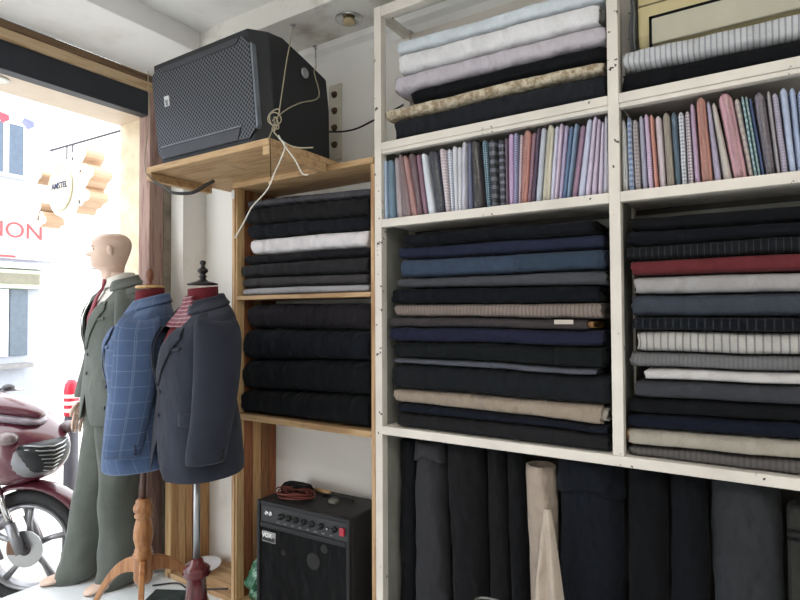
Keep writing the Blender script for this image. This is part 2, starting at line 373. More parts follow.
#@@SECTION bolts
def bolt(label, x0, x1, zb0, zt0, zb1, zt1, mat, yf=.0, depth=.205, seed=0, wr=.0055, p=4.2, group='horizontal cloth bolts on the shelves', flap=None, core=None, squash=0.):
    rnd = random.Random(seed*13+5); m, n = 40, 28; L = x1-x0; floor_z = max(q for q in (.887, 1.397, .862, 1.966) if q <= min(zb0, zb1)+.003); zc = min(zb0, zb1); c = Vector(((x0+x1)/2, yf+depth/2, zc)); rings = []
    def ring(t, k=1., dx=0.):
        zb, zt = lerp(zb0, zb1, t)+.0006, lerp(zt0, zt1, t)-.0006
        h = (zt-zb)/2; zm = (zt+zb)/2; r = []
        for j in range(n):
            a = 2*PI*j/n; y, z = sel(a, depth/2, h, p); x = x0+L*t; zz = zm+z*k
            w = noise.noise(Vector((x*9+seed*7.3, math.cos(a)*2+z*20, seed*1.7)))+.8*noise.noise(Vector((x*24+z*34, seed*3.1, math.cos(a))))
            amp = wr*(1.25 if math.cos(a) < .3 else .4)*(abs(math.cos(a))*.85+.1)
            sag = .0045*noise.noise(Vector((x*3.2, zz*5, 4.4)))+.002*noise.noise(Vector((x*9, zz*11, 9.1)))     # one field for the whole stack, so neighbours stay in contact
            sag *= min(1, max(0, (zz-floor_z)/.03))
            ex = .016*abs(noise.noise(Vector((zz*30, seed, a))))*(max(0, 1-min(t, 1-t)/.06))*(1 if t < .5 else -1)
            r.append(Vector((x+dx+ex, c.y+(y-w*amp)*k, zz+sag))-c)
        return r
    rings.append(ring(0, .25, .006)); rings.append(ring(0, .55, .001)); rings.append(ring(0, .8, .005)); rings.append(ring(0, .93, 0))
    for i in range(m+1):
        t = i/m; e = min(t, 1-t)*L; rings.append(ring(t, 1-.05*max(0, 1-e/.012), .004 if i == 0 else (-.004 if i == m else 0)))
    rings.append(ring(1, .93, 0)); rings.append(ring(1, .8, -.005)); rings.append(ring(1, .55, -.001)); rings.append(ring(1, .25, -.006))
    o = tag(MB().loft(rings).build('cloth_bolt', mat, None, c, smooth=True), label, 'cloth bolt', group)
    if flap:       # free end of the cloth lying over the front: (t0, t1, material)
        t0, t1, fm = flap; fr = []
        for i in range(9):
            t = lerp(t0, t1, i/8); zb, zt = lerp(zb0, zb1, t), lerp(zt0, zt1, t); h = (zt-zb)/2; zm = (zt+zb)/2; row = []
            for j in range(9):
                a = PI*(1.32-.64*j/8); y, z = sel(a, depth/2+.004, h+.001, p); zz = zm+z*.97; sag = .0045*noise.noise(Vector(((x0+L*t)*3.2, zz*5, 4.4)))
                row.append(Vector((x0+L*t, c.y+y-.005, zz+sag))-c)
            fr.append(row)
        MB().loft(fr, closed=False).build('loose_flap', fm or mat, o, smooth=True, solid=.003)
    if core:       # cardboard core or pale selvedge showing at one end
        side, cm = core; xx = (0, -.012) if side == 'l' else (1, .012)
        rings = [[Vector(v)*1 for v in ring(xx[0], k, d)] for k, d in ((.7, -xx[1]), (.72, xx[1]), (.5, xx[1]), (.48, xx[1]*.4))]
        MB().loft(rings).build('core_end', cm, o, smooth=True)
    return o
SELV = plain('pale_selvedge', (196, 190, 180), .8); TAN = plain('tan_core', (170, 128, 84), .8); BRN = plain('brown_lining', (120, 98, 90), .8)
F = fabric
BL1 = F('black_wool', (27, 29, 34)); BL2 = F('blue_black_wool', (24, 28, 38)); BL3 = F('green_black_wool', (28, 34, 36)); NV = F('dark_navy_wool', (27, 32, 50))
LM = [('black bolt with a ragged right end, top of middle compartment stack', -1.134,-.43, 1.566,1.612, 1.556,1.600, BL2, {}),
('deep navy blue bolt above the steel blue one in middle compartment', -1.161,-.405, 1.519,1.566, 1.506,1.555, F('deep_navy', (44, 52, 82)), {}),
('steel blue bolt with overlapping cloth end in middle compartment', -1.143,-.398, 1.449,1.518, 1.441,1.505, F('steel_blue', (64, 84, 112)), dict(flap=(.62, .99, F('steel_blue_b', (58, 78, 102))), wr=.005)),
('rumpled grey bolt with pale left end below the steel blue one', -1.157,-.395, 1.412,1.448, 1.397,1.440, F('mid_grey_cloth', (84, 86, 94)), dict(wr=.006, core=('l', SELV))),
('black bolt directly above the taupe bolt in middle compartment', -1.189,-.416, 1.352,1.411, 1.341,1.396, BL2, {}),
('taupe finely striped bolt in middle compartment', -1.181,-.411, 1.304,1.351, 1.290,1.341, F('taupe_stripe', (152, 134, 124), 'stripe', (128, 110, 102), freq=75, width=.35), {}),
('brown grey bolt with white label under the taupe one', -1.199,-.453, 1.265,1.303, 1.258,1.290, F('brown_grey', (78, 70, 72)), dict(core=('r', TAN))),
('indigo bolt with dark right end in middle compartment', -1.195,-.406, 1.209,1.265, 1.208,1.257, F('indigo', (42, 44, 76)), {}),
('greenish black bolt under the indigo one', -1.181,-.401, 1.148,1.208, 1.143,1.207, BL3, dict(flap=(.8, .99, None))),
('thin crumpled slate grey cloth squeezed between two black bolts', -1.177,-.429, 1.126,1.147, 1.119,1.142, F('slate_crumple', (96, 100, 114)), dict(wr=.009)),
('thick black bolt above the sand beige one in middle compartment', -1.186,-.391, 1.028,1.125, 1.030,1.118, F('soft_black', (33, 38, 44)), {}),
('sand beige bolt with wrinkles near the stack bottom', -1.182,-.413, .978,1.027, .966,1.029, F('sand_beige', (170, 150, 128), wr=.4), dict(wr=.006, core=('r', SELV))),
('flat navy bolt under the sand beige one', -1.156,-.399, .943,.977, .943,.965, NV, {}),
('dark charcoal brown bolt at the bottom of middle compartment', -1.160,-.393, .889,.942, .889,.942, F('charcoal_brown', (42, 42, 46)), {})]
RMX = .43
RM = [('black bolt on top of the right compartment stack', -.335,RMX, 1.556,1.597, 1.536,1.582, BL1, {}),
('second black bolt from the top of right compartment stack', -.339,RMX, 1.511,1.555, 1.508,1.535, BL2, {}),
('black pinstripe bolt above the red one', -.342,RMX, 1.467,1.510, 1.460,1.507, F('black_pinstripe', (34, 36, 42), 'stripe', (58, 60, 66), freq=60, width=.14), {}),
('dark red bolt in right compartment', -.329,RMX, 1.419,1.466, 1.413,1.459, F('dark_red', (136, 40, 50)), {}),
('pale grey bolt under the dark red one', -.324,RMX, 1.364,1.418, 1.363,1.412, F('pale_grey_cloth', (172, 168, 168)), {}),
('slate blue sheen bolt in right compartment', -.333,RMX, 1.298,1.363, 1.300,1.362, F('slate_blue_sheen', (70, 78, 94), rough=.6), {}),
('black striped bolt between slate blue and white striped bolts', -.326,RMX, 1.258,1.297, 1.262,1.299, F('black_stripe2', (26, 30, 38), 'stripe', (48, 54, 64), freq=50, width=.2), {}),
('off white bolt with thin grey vertical stripes in right compartment', -.318,RMX, 1.195,1.257, 1.202,1.261, F('white_grey_stripe', (190, 186, 180), 'stripe', (140, 138, 138), freq=52, width=.22), {}),
('mid grey bolt with rumpled left end in right compartment', -.339,RMX, 1.149,1.194, 1.162,1.201, F('mid_grey_stripe', (128, 128, 130), 'stripe', (112, 112, 116), freq=90, width=.4), dict(wr=.006)),
('thin white bolt in right compartment', -.298,RMX, 1.114,1.148, 1.129,1.161, F('soft_white', (206, 202, 200)), {}),
('dark grey bolt under the thin white one', -.323,RMX, 1.062,1.112, 1.074,1.128, F('dark_grey_cloth', (74, 76, 84)), dict(wr=.005)),
('black bolt above the navy one low in right compartment', -.3435,RMX, 1.014,1.061, 1.032,1.073, BL1, {}),
('navy bolt above the cream one low in right compartment', -.3435,RMX, .970,1.013, .985,1.031, F('navy_low', (25, 33, 54)), {}),
('cream bolt with orange brown left end near the bottom', -.3435,RMX, .922,.969, .936,.984, F('cream_cloth', (180, 170, 152)), dict(core=('l', TAN))),
('grey brown striped bolt at the bottom of right compartment', -.3435,RMX, .889,.921, .889,.935, F('grey_brown_stripe', (112, 106, 104), 'stripe', (92, 88, 88), freq=70, width=.4), {})]
TL = [('pale ice blue bolt at the very top of the shelving', -1.152,-.392, 2.298,2.353, 2.273,2.328, F('ice_blue', (212, 224, 236)), {}),
('white bolt just under the ice blue one', -1.143,-.404, 2.216,2.297, 2.202,2.272, F('clean_white', (232, 230, 234)), dict(core=('r', plain('grey_core', (110, 108, 104), .7)))),
('lilac grey bolt with brown left end on the top shelf', -1.162,-.387, 2.150,2.215, 2.144,2.201, F('lilac_grey', (206, 196, 208), wr=.4), dict(core=('l', BRN), wr=.005)),
('black bolt between the lilac and the gold bolts on top shelf', -1.095,-.388, 2.102,2.149, 2.093,2.143, BL1, {}),
('gold lace patterned bolt on the top shelf', -1.209,-.395, 2.056,2.101, 2.054,2.092, F('gold_lace', (220, 204, 172), 'lace', (172, 146, 108), freq=55), dict(wr=.006)),
('dark navy draped bolt at the bottom of top shelf stack', -1.172,-.389, 1.968,2.055, 1.968,2.053, F('dark_navy_drape', (44, 48, 56), wr=.8), dict(wr=.007))]
TR = [('white bolt with fine grey stripes below the air conditioner', -.3435,RMX, 2.041,2.102, 2.017,2.082, F('white_fine_stripe', (206, 208, 212), 'stripe', (164, 168, 176), freq=70, width=.3), dict(wr=.006)),
('black bolt lying under the white striped one, top right shelf', -.348,RMX, 1.968,2.040, 1.968,2.016, BL1, dict(wr=.006))]
WU = [('charcoal satin bolt on top of the wooden shelf stack', -1.984,-1.286, 1.803,1.838, 1.779,1.813, F('charcoal_satin', (82, 80, 88), rough=.5, wr=.5), dict(wr=.006)),
('thick black bolt second from top in wooden shelf', -1.990,-1.286, 1.728,1.802, 1.700,1.778, F('matte_black', (38, 38, 42)), dict(wr=.006)),
('blue black bolt above the white one in wooden shelf', -1.977,-1.287, 1.658,1.727, 1.645,1.699, F('blue_black', (30, 34, 44)), {}),
('white bolt in the wooden shelf', -1.957,-1.287, 1.584,1.656, 1.574,1.644, F('bolt_white', (226, 218, 222), wr=.4), dict(wr=.005)),
('thin black bolt under the white one in wooden shelf', -2.003,-1.287, 1.541,1.583, 1.539,1.573, F('thin_black', (36, 36, 42)), {}),
('charcoal bolt second above the checked cloth in wooden shelf', -2.012,-1.288, 1.482,1.540, 1.473,1.538, F('charcoal_plain', (52, 52, 56)), {}),
('warm grey bolt on the checked cloth in wooden shelf', -2.012,-1.288, 1.433,1.481, 1.431,1.472, F('warm_grey', (78, 74, 76)), {}),
('black and white flecked bolt on the wooden middle board', -2.009,-1.288, 1.398,1.432, 1.398,1.430, F('bw_fleck', (210, 206, 212), 'twill', (56, 54, 66), freq=75, width=.45), dict(wr=.005)),
('purple black bolt directly under the wooden middle board', -1.989,-1.288, 1.243,1.358, 1.246,1.358, F('purple_black', (46, 42, 50)), dict(p=3.2)),
('thick blue black bolt second in lower wooden compartment', -2.002,-1.289, 1.104,1.242, 1.128,1.245, F('lower_blue_black', (27, 33, 44)), dict(p=3.2)),
('thick black bolt third in lower wooden compartment', -2.012,-1.289, .966,1.103, .990,1.127, F('lower_black', (26, 31, 38)), dict(p=3.2)),
('thick black bolt resting on the lowest wooden board', -2.016,-1.290, .863,.965, .863,.989, F('lower_black_b', (24, 28, 34)), dict(p=3.2))]
k = 0
for T, g in ((LM, 'bolts in the middle left compartment'), (RM, 'bolts in the middle right compartment'), (TL, 'bolts on the top left shelf'), (TR, 'bolts on the top right shelf'), (WU, 'bolts in the wooden shelf')):
    for lab, x0, x1, zb0, zt0, zb1, zt1, mt, kw in T:
        k += 1; rr = random.Random(k)
        ob = bolt(lab, x0, x1, zb0, zt0, zb1, zt1, mt, yf=.008+rr.random()*.02, seed=k, group=g, **kw)
        if 'white label' in lab:
            box('paper_label', (.27, -.108, .018), (.33, -.104, .032), plain('label_paper', (206, 196, 186), .8), ob, .0005)

#@@SECTION standing rolls
def roll(label, xt0, xt1, xb0, xb1, ztop, mat, yc, seed, wr=.006, fold=None, ell=1.0):
    n, m = 28, 22; cb = Vector(((xb0+xb1)/2, yc, 0)); rings = []
    for i in range(m+1):
        t = i/m; x0, x1 = lerp(xb0, xt0, t), lerp(xb1, xt1, t); r = (x1-x0)/2; cx = (x0+x1)/2; z = ztop*t; row = []
        e = 1-.06*max(0, 1-min(t, 1-t)/.03)
        for j in range(n):
            a = 2*PI*j/n; w = noise.noise(Vector((math.cos(a)*1.4+seed, z*5+math.sin(a)*2, seed*2.3)))+.9*noise.noise(Vector((math.cos(a)*3+z*9, math.sin(a)*2+z*6, seed)))
            rr = r*e+w*wr
            row.append(Vector((cx+math.cos(a)*rr, yc+math.sin(a)*min(rr*ell, .078), z))-cb)
        rings.append(row)
    top = rings[-1]; cc = sum(top, Vector())/n
    for k, dz in ((.85, .002), (.8, -.006), (.5, .0), (.45, -.006), (.15, -.004)): rings.append([cc+(p-cc)*k+Vector((0, 0, dz)) for p in top])
    o = tag(MB().loft(rings).build('standing_cloth_roll', mat, None, cb, smooth=True), label, 'cloth roll', 'cloth rolls standing under the lowest shelf')
    if fold:
        x0, x1 = xt0, xt1; r = (x1-x0)/2+.006; cx = (x0+x1)/2; rg = []
        for i in range(7):
            z = ztop+.004-fold*i/6; row = []
            for j in range(15):
                a = PI*(1.05+.9*j/14); q = noise.noise(Vector((a*2, z*9, seed+4)))*.006
                row.append(Vector((cx+math.cos(a)*(r+q+.004*i/6), yc+math.sin(a)*min((r+q)*ell, .083)-.004*i/6, z+.012*math.sin(a*3)*(i/6)))-cb)
            rg.append(row)
        MB().loft(rg, closed=False).build('folded_top', mat, o, smooth=True, solid=.003)
    return o
roll('black roll in the far left corner under the shelf', -1.20,-1.125, -1.205,-1.135, .82, BL1, .12, 1)
roll('charcoal denim grey roll with folded top, under the shelf left', -1.115,-1.0, -1.128,-.97, .825, F('charcoal_denim', (66, 66, 72)), .11, 2, .008, .06)
roll('wide black roll right beside the charcoal denim one', -.99,-.842, -.958,-.832, .84, F('roll_black', (34, 34, 38)), .12, 3, .008)
roll('narrow black roll with diagonal creases, third from the beige roll', -.836,-.768, -.824,-.748, .84, F('roll_black_b', (36, 35, 38)), .12, 4, .0045)
roll('narrow plain black roll immediately left of the beige roll', -.762,-.698, -.742,-.672, .84, F('roll_black_c', (28, 29, 33)), .12, 5, .004)
bg_roll = roll('light beige roll standing under the shelf', -.69,-.588, -.664,-.574, .80, F('roll_beige', (188, 166, 146), wr=.4), .11, 6, .005)
roll('very wide dark navy roll right of the beige cloth', -.578,-.376, -.574,-.378, .84, F('roll_navy', (26, 32, 44), wr=.6), 0.128, 7, .008, .10)
roll('black roll right of the very wide navy one', -.362,-.25, -.365,-.252, .84, F('roll_black_d', (23, 25, 30)), .12, 8)
roll('blue black roll left of the wide dark grey roll', -.243,-.142, -.246,-.146, .84, F('roll_black_e', (22, 26, 33)), .12, 9)
roll('wide dark slate grey roll at the right under the shelf', -.136,.036, -.137,.034, .845, F('roll_slate', (62, 65, 70), wr=.6), .125, 10, .008)
roll('black roll at the right edge under the shelf', .12,.27, .12,.27, .80, BL1, .13, 12)
# loose beige cloth draped in front of the beige roll
rg = []
for i in range(13):
    t = i/12; z = .70*(1-t); row = []
    for j in range(11):
        s = j/10; hw = lerp(.012, .088, t**.9); x = (s-.5)*2*hw+lerp(.0, .016, t); y = -.045*math.sin(s*PI*3.2+.4)*t**.7*.8-.012*math.sin(s*PI)-.03*t
        row.append((x, y, z))
    rg.append(row)
tag(MB().loft(rg, closed=False).build('draped_cloth', F('drape_beige', (206, 186, 166)), None, (-.577, -.014, 0.003), smooth=True, solid=.003, subsurf=1), 'loose beige cloth hanging in folds in front of the beige roll', 'cloth')
# olive bag with straps
o = tag(MB().box((-.04, -.05, 0), (.04, .05, .80)).build('garment_bag', fabric('olive_bag', (62, 62, 58)), None, (.085, .10, 0), bevel=.02), 'olive grey bag with dark straps at the right edge under shelf', 'bag')
for z in (.735, .715): MB().box((-.041, -.054, z), (.041, -.0495, z+.008)).build('strap', BL1, o)
o2 = tag(MB().tube([(math.cos(a)*.05, math.sin(a)*.03, .0) for a in [2*PI*i/20 for i in range(21)]], .004, 6).build('wire_hoop', plain('grey_wire', (150, 152, 150), .4, .6), None, (-.735, -.10, .40), smooth=True), 'thin grey wire hoop in front of the black rolls', 'hoop')
MB().tube([(-.05, 0, 0), (-.045, 0, -.2), (-.03, 0, -.395)], .003, 6).build('leg', _plain['grey_wire'], o2, smooth=True)
MB().tube([(.05, 0, 0), (.045, 0, -.2), (.03, 0, -.395)], .003, 6).build('leg', _plain['grey_wire'], o2, smooth=True)
MB().tube([(math.cos(a)*.034, math.sin(a)*.02, -.394) for a in [2*PI*i/16 for i in range(17)]], .004, 6).build('base_ring', _plain['grey_wire'], o2, smooth=True)

#@@SECTION shirts
PLASTIC = NT('clear_plastic')
_t = PLASTIC.n('ShaderNodeBsdfTransparent'); _g = PLASTIC.n('ShaderNodeBsdfGlossy'); _g.inputs['Roughness'].default_value = .09
_mx = PLASTIC.n('ShaderNodeMixShader'); _fr = PLASTIC.n('ShaderNodeFresnel'); _fr.inputs[0].default_value = 1.65
_nz = PLASTIC.noise(60, 3, PLASTIC.obj()); _bp = PLASTIC.n('ShaderNodeBump'); _bp.inputs['Strength'].default_value = .9; _bp.inputs['Distance'].default_value = .01
PLASTIC.l(_nz, _bp.inputs['Height']); PLASTIC.l(_bp.outputs[0], _g.inputs['Normal']); PLASTIC.l(_bp.outputs[0], _fr.inputs['Normal'])
PLASTIC.l(_fr.outputs[0], _mx.inputs[0]); PLASTIC.l(_t.outputs[0], _mx.inputs[1]); PLASTIC.l(_g.outputs[0], _mx.inputs[2])
PLASTIC.l(_mx.outputs[0], PLASTIC.t.nodes['Material Output'].inputs[0]); PLASTIC = PLASTIC.m
def shirt(label, t0, t1, b0, b1, ztop, mat, seed, group, bag=False, z0=1.6735):
    """folded shirt standing on edge between x = b0..b1 at its foot and t0..t1 at its top"""
    rnd = random.Random(seed*3+1); yf = .010+rnd.random()*.014; dp = .19; cb = (b0+b1)/2; c = Vector((cb, yf+dp/2, z0)); H = ztop-z0; n = 20
    def rings(k, ext=0., wob=.0008):
        out = []
        for t, sx, sy in ((0, .6, .96), (.015, .95, .99), (.12, 1., 1), (.3, 1., 1), (.5, .98, 1), (.7, .97, 1), (.88, .96, 1), (.955, .93, .995), (.985, .72, .985), (1., .35, .97)):
            row = []; z = H*t*(1+ext*.02); w = lerp(b1-b0, t1-t0, t)*sx*k; cx = lerp(cb, (t0+t1)/2, t)-cb
            for j in range(n):
                a = 2*PI*j/n; x, y = sel(a, w/2*.97, dp/2*sy*(1+ext*.02), 4.5 if not ext else 3)
                x += noise.noise(Vector((z*22, y*9, seed*2.7)))*wob*(1+2*ext); y -= noise.noise(Vector((z*30, x*60, seed)))*.002
                row.append((x+cx, y, z))
            out.append(row)
        return out
    o = tag(MB().loft(rings(1)).build('folded_shirt', mat, None, c, smooth=True), label, 'shirt', group)
    if bag: MB().loft(rings(1.03, 1, .001)).build('plastic_sleeve', PLASTIC, o, smooth=True)
    return o
def edges(X, lo, hi, k):      # boundaries halfway between neighbours, weighted by thickness
    e = [lo]
    for p, q in zip(X, X[1:]): e.append(p[k]+(q[k]-p[k])*p[2]/(p[2]+q[2]))
    return e+[hi]
def S(nm, c, pat=None, c2=None, freq=110, width=.4): return F('shirt_'+nm, c, pat, c2, rough=.45, sheen=.1, freq=freq, width=width, coat=.25, wr=.2, spec=.4, gain=1.22)
SL = [('light blue', S('lblue', (170, 196, 232)), 0), ('teal blue', S('teal', (84, 120, 148), 'stripe', (110, 146, 168), 180), 0), ('pale pink grey', S('ppg', (206, 190, 196)), 1), ('dusty pink brown', S('dpb', (170, 138, 146)), 1),
 ('salmon pink', S('salm', (224, 160, 156)), 1), ('mauve plum', S('mplum', (146, 108, 124)), 1), ('dark mauve pink', S('dmp', (152, 104, 128)), 0), ('pale blue white', S('pbw', (204, 214, 230)), 0), ('dark navy grey', S('dng', (66, 70, 94)), 1),
 ('pink grey striped', S('pgs', (190, 170, 180), 'stripe', (214, 200, 206), 90, .5), 0), ('white and blue checked', S('wbc', (220, 224, 234), 'check', (130, 150, 190)), 0), ('pale silver grey', S('psg', (206, 208, 222)), 0), ('white and grey striped', S('wgs', (216, 218, 226), 'stripe', (170, 174, 188), 140), 0),
 ('pale lilac grey', S('plg', (196, 194, 214)), 0), ('slate blue', S('slb', (110, 118, 156)), 0), ('dark charcoal', S('dch', (70, 62, 68)), 1), ('teal dotted', S('tdt', (58, 98, 124), 'dots', (150, 190, 204), 130, .3), 0), ('black and grey plaid', S('bgp', (44, 48, 60), 'stripe', (96, 102, 116), 34, .45), 0),
 ('charcoal plaid', S('chp', (56, 60, 76), 'stripe', (110, 116, 134), 40, .4), 0), ('dark mauve striped', S('dms', (120, 92, 116)), 0), ('violet pink', S('vp', (196, 154, 206)), 0), ('blue striped', S('bs', (128, 134, 190), 'stripe', (170, 176, 214), 130), 0), ('white and pink striped', S('wps', (214, 198, 208), 'stripe', (186, 156, 176), 130), 0),
 ('bright salmon', S('bsal', (232, 148, 132)), 1), ('maroon striped', S('mar', (138, 92, 118), 'stripe', (170, 124, 144), 150), 0), ('dark purple', S('dpu', (98, 74, 108)), 0), ('light grey blue', S('lgb', (182, 190, 208)), 0), ('cream yellow', S('cry', (232, 222, 190)), 1), ('lavender', S('lav', (196, 196, 226)), 0),
 ('lilac pink dotted', S('lpd', (204, 178, 210), 'dots', (228, 212, 232), 150, .3), 0), ('soft purple', S('spu', (178, 164, 208)), 0), ('denim blue', S('den', (84, 120, 164)), 0), ('sky blue striped', S('sky', (110, 146, 184), 'stripe', (140, 172, 204), 150), 0), ('plum rose', S('plr', (168, 126, 158)), 0), ('pale periwinkle', S('pper', (188, 194, 224)), 0),
 ('pale lilac', S('pli', (206, 190, 220)), 0), ('pink lilac', S('pil', (200, 180, 212)), 0), ('light orchid', S('lor', (206, 190, 218)), 0), ('pale lavender white', S('plw', (214, 210, 232)), 1)]
LX = [(-1.214, -1.213, .025), (-1.184, -1.179, .032), (-1.157, -1.147, .023), (-1.139, -1.113, .032), (-1.121, -1.074, .023), (-1.098, -1.061, .03), (-1.063, -1.035, .021), (-1.038, -1.005, .032), (-1.004, -.96, .046), (-.958, -.937, .024), (-.933, -.921, .016), (-.913, -.907, .02), (-.889, -.89, .023), (-.87, -.874, .02), (-.854, -.856, .019), (-.835, -.811, .038), (-.801, -.784, .023), (-.763, -.759, .029), (-.736, -.729, .029), (-.716, -.715, .01), (-.697, -.697, .022), (-.679, -.683, .014), (-.665, -.674, .014), (-.639, -.657, .031), (-.617, -.635, .02), (-.602, -.625, .014), (-.586, -.606, .018), (-.561, -.582, .026), (-.544, -.561, .016), (-.526, -.548, .013), (-.514, -.536, .015), (-.493, -.52, .016), (-.482, -.511, .013), (-.463, -.496, .018), (-.44, -.472, .018), (-.422, -.449, .015), (-.412, -.434, .014), (-.403, -.415, .012), (-.394, -.398, .012)]
SR = [('off white', S('offw', (206, 206, 204)), 1), ('blue checked', S('blc', (96, 130, 186), 'check', (196, 206, 226), 60, .5), 0), ('brown and grey checked', S('bgc', (134, 124, 132), 'check', (190, 176, 176), 90, .5), 0), ('grey lavender', S('gla', (160, 160, 186)), 0), ('violet striped', S('vst', (190, 156, 200), 'stripe', (216, 190, 222), 150), 0), ('orange salmon', S('osa', (220, 136, 116)), 0),
 ('pale pink grey wide', S('ppw', (200, 182, 194), 'stripe', (212, 198, 206), 160), 0), ('beige tan', S('bta', (186, 170, 152)), 1), ('dark teal blue', S('dtb', (74, 106, 130)), 0), ('white and blue grid', S('wbg', (214, 218, 228), 'check', (110, 122, 150), 95, .35), 0), ('white and plum checked', S('wpc', (218, 208, 214), 'check', (120, 88, 110), 110, .45), 0), ('violet pink', S('vpk', (188, 152, 190)), 0),
 ('wide salmon orange', S('wso', (226, 146, 124)), 1), ('lavender grey', S('lvg', (168, 158, 190)), 0), ('oatmeal beige', S('oat', (190, 180, 170)), 0), ('wide rose pink', S('wrp', (232, 164, 178)), 1), ('beige plaid', S('bpl', (186, 172, 160), 'check', (150, 130, 140), 50, .4), 0), ('turquoise plaid', S('tup', (104, 158, 170), 'stripe', (170, 200, 200), 60, .4), 0), ('blue and green plaid', S('bgpl', (86, 140, 170), 'check', (160, 190, 180), 70, .4), 0), ('royal blue', S('roy', (60, 90, 148)), 0),
 ('wide mauve grey', S('wmg', (146, 132, 146), 'stripe', (130, 118, 134), 60, .3), 1), ('warm grey', S('wgr', (160, 152, 158)), 0), ('lilac grey striped', S('lgs', (172, 164, 186), 'stripe', (150, 140, 168), 120), 0), ('powder blue', S('pow', (166, 182, 216)), 0), ('baby blue', S('bab', (160, 180, 218)), 0), ('blue striped', S('blst', (130, 156, 200), 'stripe', (190, 204, 228), 120), 0)]
RX = [(-.344, -.342, .02), (-.327, -.321, .017), (-.31, -.305, .019), (-.292, -.283, .017), (-.278, -.268, .015), (-.264, -.252, .011), (-.248, -.239, .021), (-.226, -.216, .02), (-.207, -.195, .015), (-.186, -.182, .015), (-.171, -.163, .015), (-.157, -.147, .013), (-.136, -.122, .03), (-.117, -.1, .013), (-.106, -.071, .016), (-.082, -.042, .031), (-.048, -.018, .014), (-.035, -.009, .009), (-.03, 0.0, .012), (-.018, .007, .009), (0.0, .029, .027), (.023, .04, .009), (.036, .056, .015), (.056, .073, .017), (.075, .088, .017), (.089, .102, .013)]
for T, X, lo, hi, row, zb, ks in ((SL, LX, -1.2125, -.3835, 'left', 1.904, 1), (SR, RX, -.3485, .112, 'right', 1.890, 101)):
    et, eb = edges(X, lo, hi-.002, 0), edges(X, lo, hi, 1)
    for i, (cn_, mt, bag) in enumerate(T):
        rr = random.Random(i+90*ks); zt = zb+(rr.random()-.4)*.016+(.014 if cn_ in ('bright salmon', 'cream yellow', 'pale lilac', 'wide salmon orange', 'wide rose pink') else 0)
        shirt(f'{cn_} folded shirt, {ORD[i]} from the left in the {row} shirt row', et[i], et[i+1], eb[i], eb[i+1], min(zt, 1.917), mt, i+ks, f'folded shirts in the {row} shirt row', bag)
#@@SECTION speaker corner
# ---- hanging board that carries the loudspeaker
pb = tag(box('speaker_board', (-2.205, -.335, 1.9185), (-1.468, .235, 1.9435), M_PINE, bevel=.002), 'pine board hung on wires, carrying the big loudspeaker', 'board')
for x in (.3685-.034, -.3685): MB().box((x, -.284, -.034), (x+.034, .03, -.0005)).build('batten', M_PINE, pb, bevel=.002)
sp = tag(empty('loudspeaker', (-1.825, -.14, 1.944)), 'large black loudspeaker lying on its side on the hung board', 'speaker')
PROF = [(-.18, .0), (-.222, .408), (-.094, .416), (.056, .374), (.157, .342), (.176, .215), (.18, .0)]     # y, z of the cabinet side
def sring(x, back, sh):
    r = []
    for i, (y, z) in enumerate(PROF):
        if i < 2: y += back
        r.append((x, y, lerp(z, .2, sh)))
    return r
M_CAB = plain('black_speaker_cabinet', (26, 29, 33), .55, 0, .4, 0, .1, 60, .1)
MB().loft([sring(-.325, .03, .05), sring(-.29, 0, 0), sring(.27, 0, 0), sring(.325, .055, .03)]).build('cabinet', M_CAB, sp, bevel=.006)
n = NT('perforated_grille'); vo = n.n('ShaderNodeTexVoronoi'); vo.inputs['Scale'].default_value = 78; vo.inputs['Randomness'].default_value = 0
mp = n.n('ShaderNodeMapping'); mp.inputs['Rotation'].default_value = (0, 0, PI/4); n.l(n.n('ShaderNodeTexCoord').outputs['UV'], mp.inputs[0]); n.l(mp.outputs[0], vo.inputs['Vector']); f = n.math('LESS_THAN', vo.outputs['Distance'], .38)
M_GRILLE = n.done(n.mix(f, lin((92, 94, 100)), lin((14, 15, 18))), .45, .3, .4)
def front(x, t, off=.004): return (x, lerp(-.18, -.222, t)-off, .40*t)
def fpanel(name, pts, mat, off, thick, parent=sp):
    m = MB(); a = [front(x, t, off+thick) for x, t in pts]; b = [front(x, t, off-.002) for x, t in pts]; k = len(pts)
    m.add(a+b, [tuple(range(k))]+[(i, (i+1) % k, k+(i+1) % k, k+i) for i in range(k)], [[(x, t*.40) for x, t in pts]]+[[(0, 0)]*4]*k)
    return m.build(name, mat, parent)
fpanel('grille', [(-.30, .10), (-.27, .045), (.25, .045), (.285, .12), (.285, .87), (.25, .955), (-.27, .955), (-.30, .90)], M_GRILLE, .001, .005)
M_BAND = plain('dark_grille_band', (52, 54, 60), .45)
fpanel('lower_band', [(-.262, .05), (.19, .05), (.21, .155), (-.27, .155)], M_BAND, .006, .004)
fpanel('band_line', [(-.272, .16), (.215, .16), (.216, .172), (-.273, .172)], plain('grey_edge', (120, 124, 130), .4), .006, .006)
fpanel('upper_band', [(-.22, .90), (.22, .90), (.24, .952), (-.24, .952)], M_BAND, .006, .004)
fpanel('edge_highlight', [(.288, .11), (.297, .14), (.297, .86), (.288, .88)], plain('silver_highlight', (128, 136, 146), .3, .6), -.012, .018)  # silver highlight along the cabinet edge, painted as a pale strip
fpanel('badge', [(-.225, .56), (-.195, .56), (-.195, .66), (-.225, .66)], plain('silver_badge', (210, 212, 214), .3), .006, .004)
fpanel('badge_mark', [(-.214, .565), (-.206, .565), (-.203, .62), (-.217, .62)], plain('grey_badge', (120, 120, 122), .4), .010, .002)
MB().lathe([(.012, 0), (.02, .003), (.02, .008), (.010, .010), (.008, .006)], 14).build('eye_bolt', M_STEEL, sp, (.326, .02, .315), smooth=True).rotation_euler = (0, PI/2, 0)
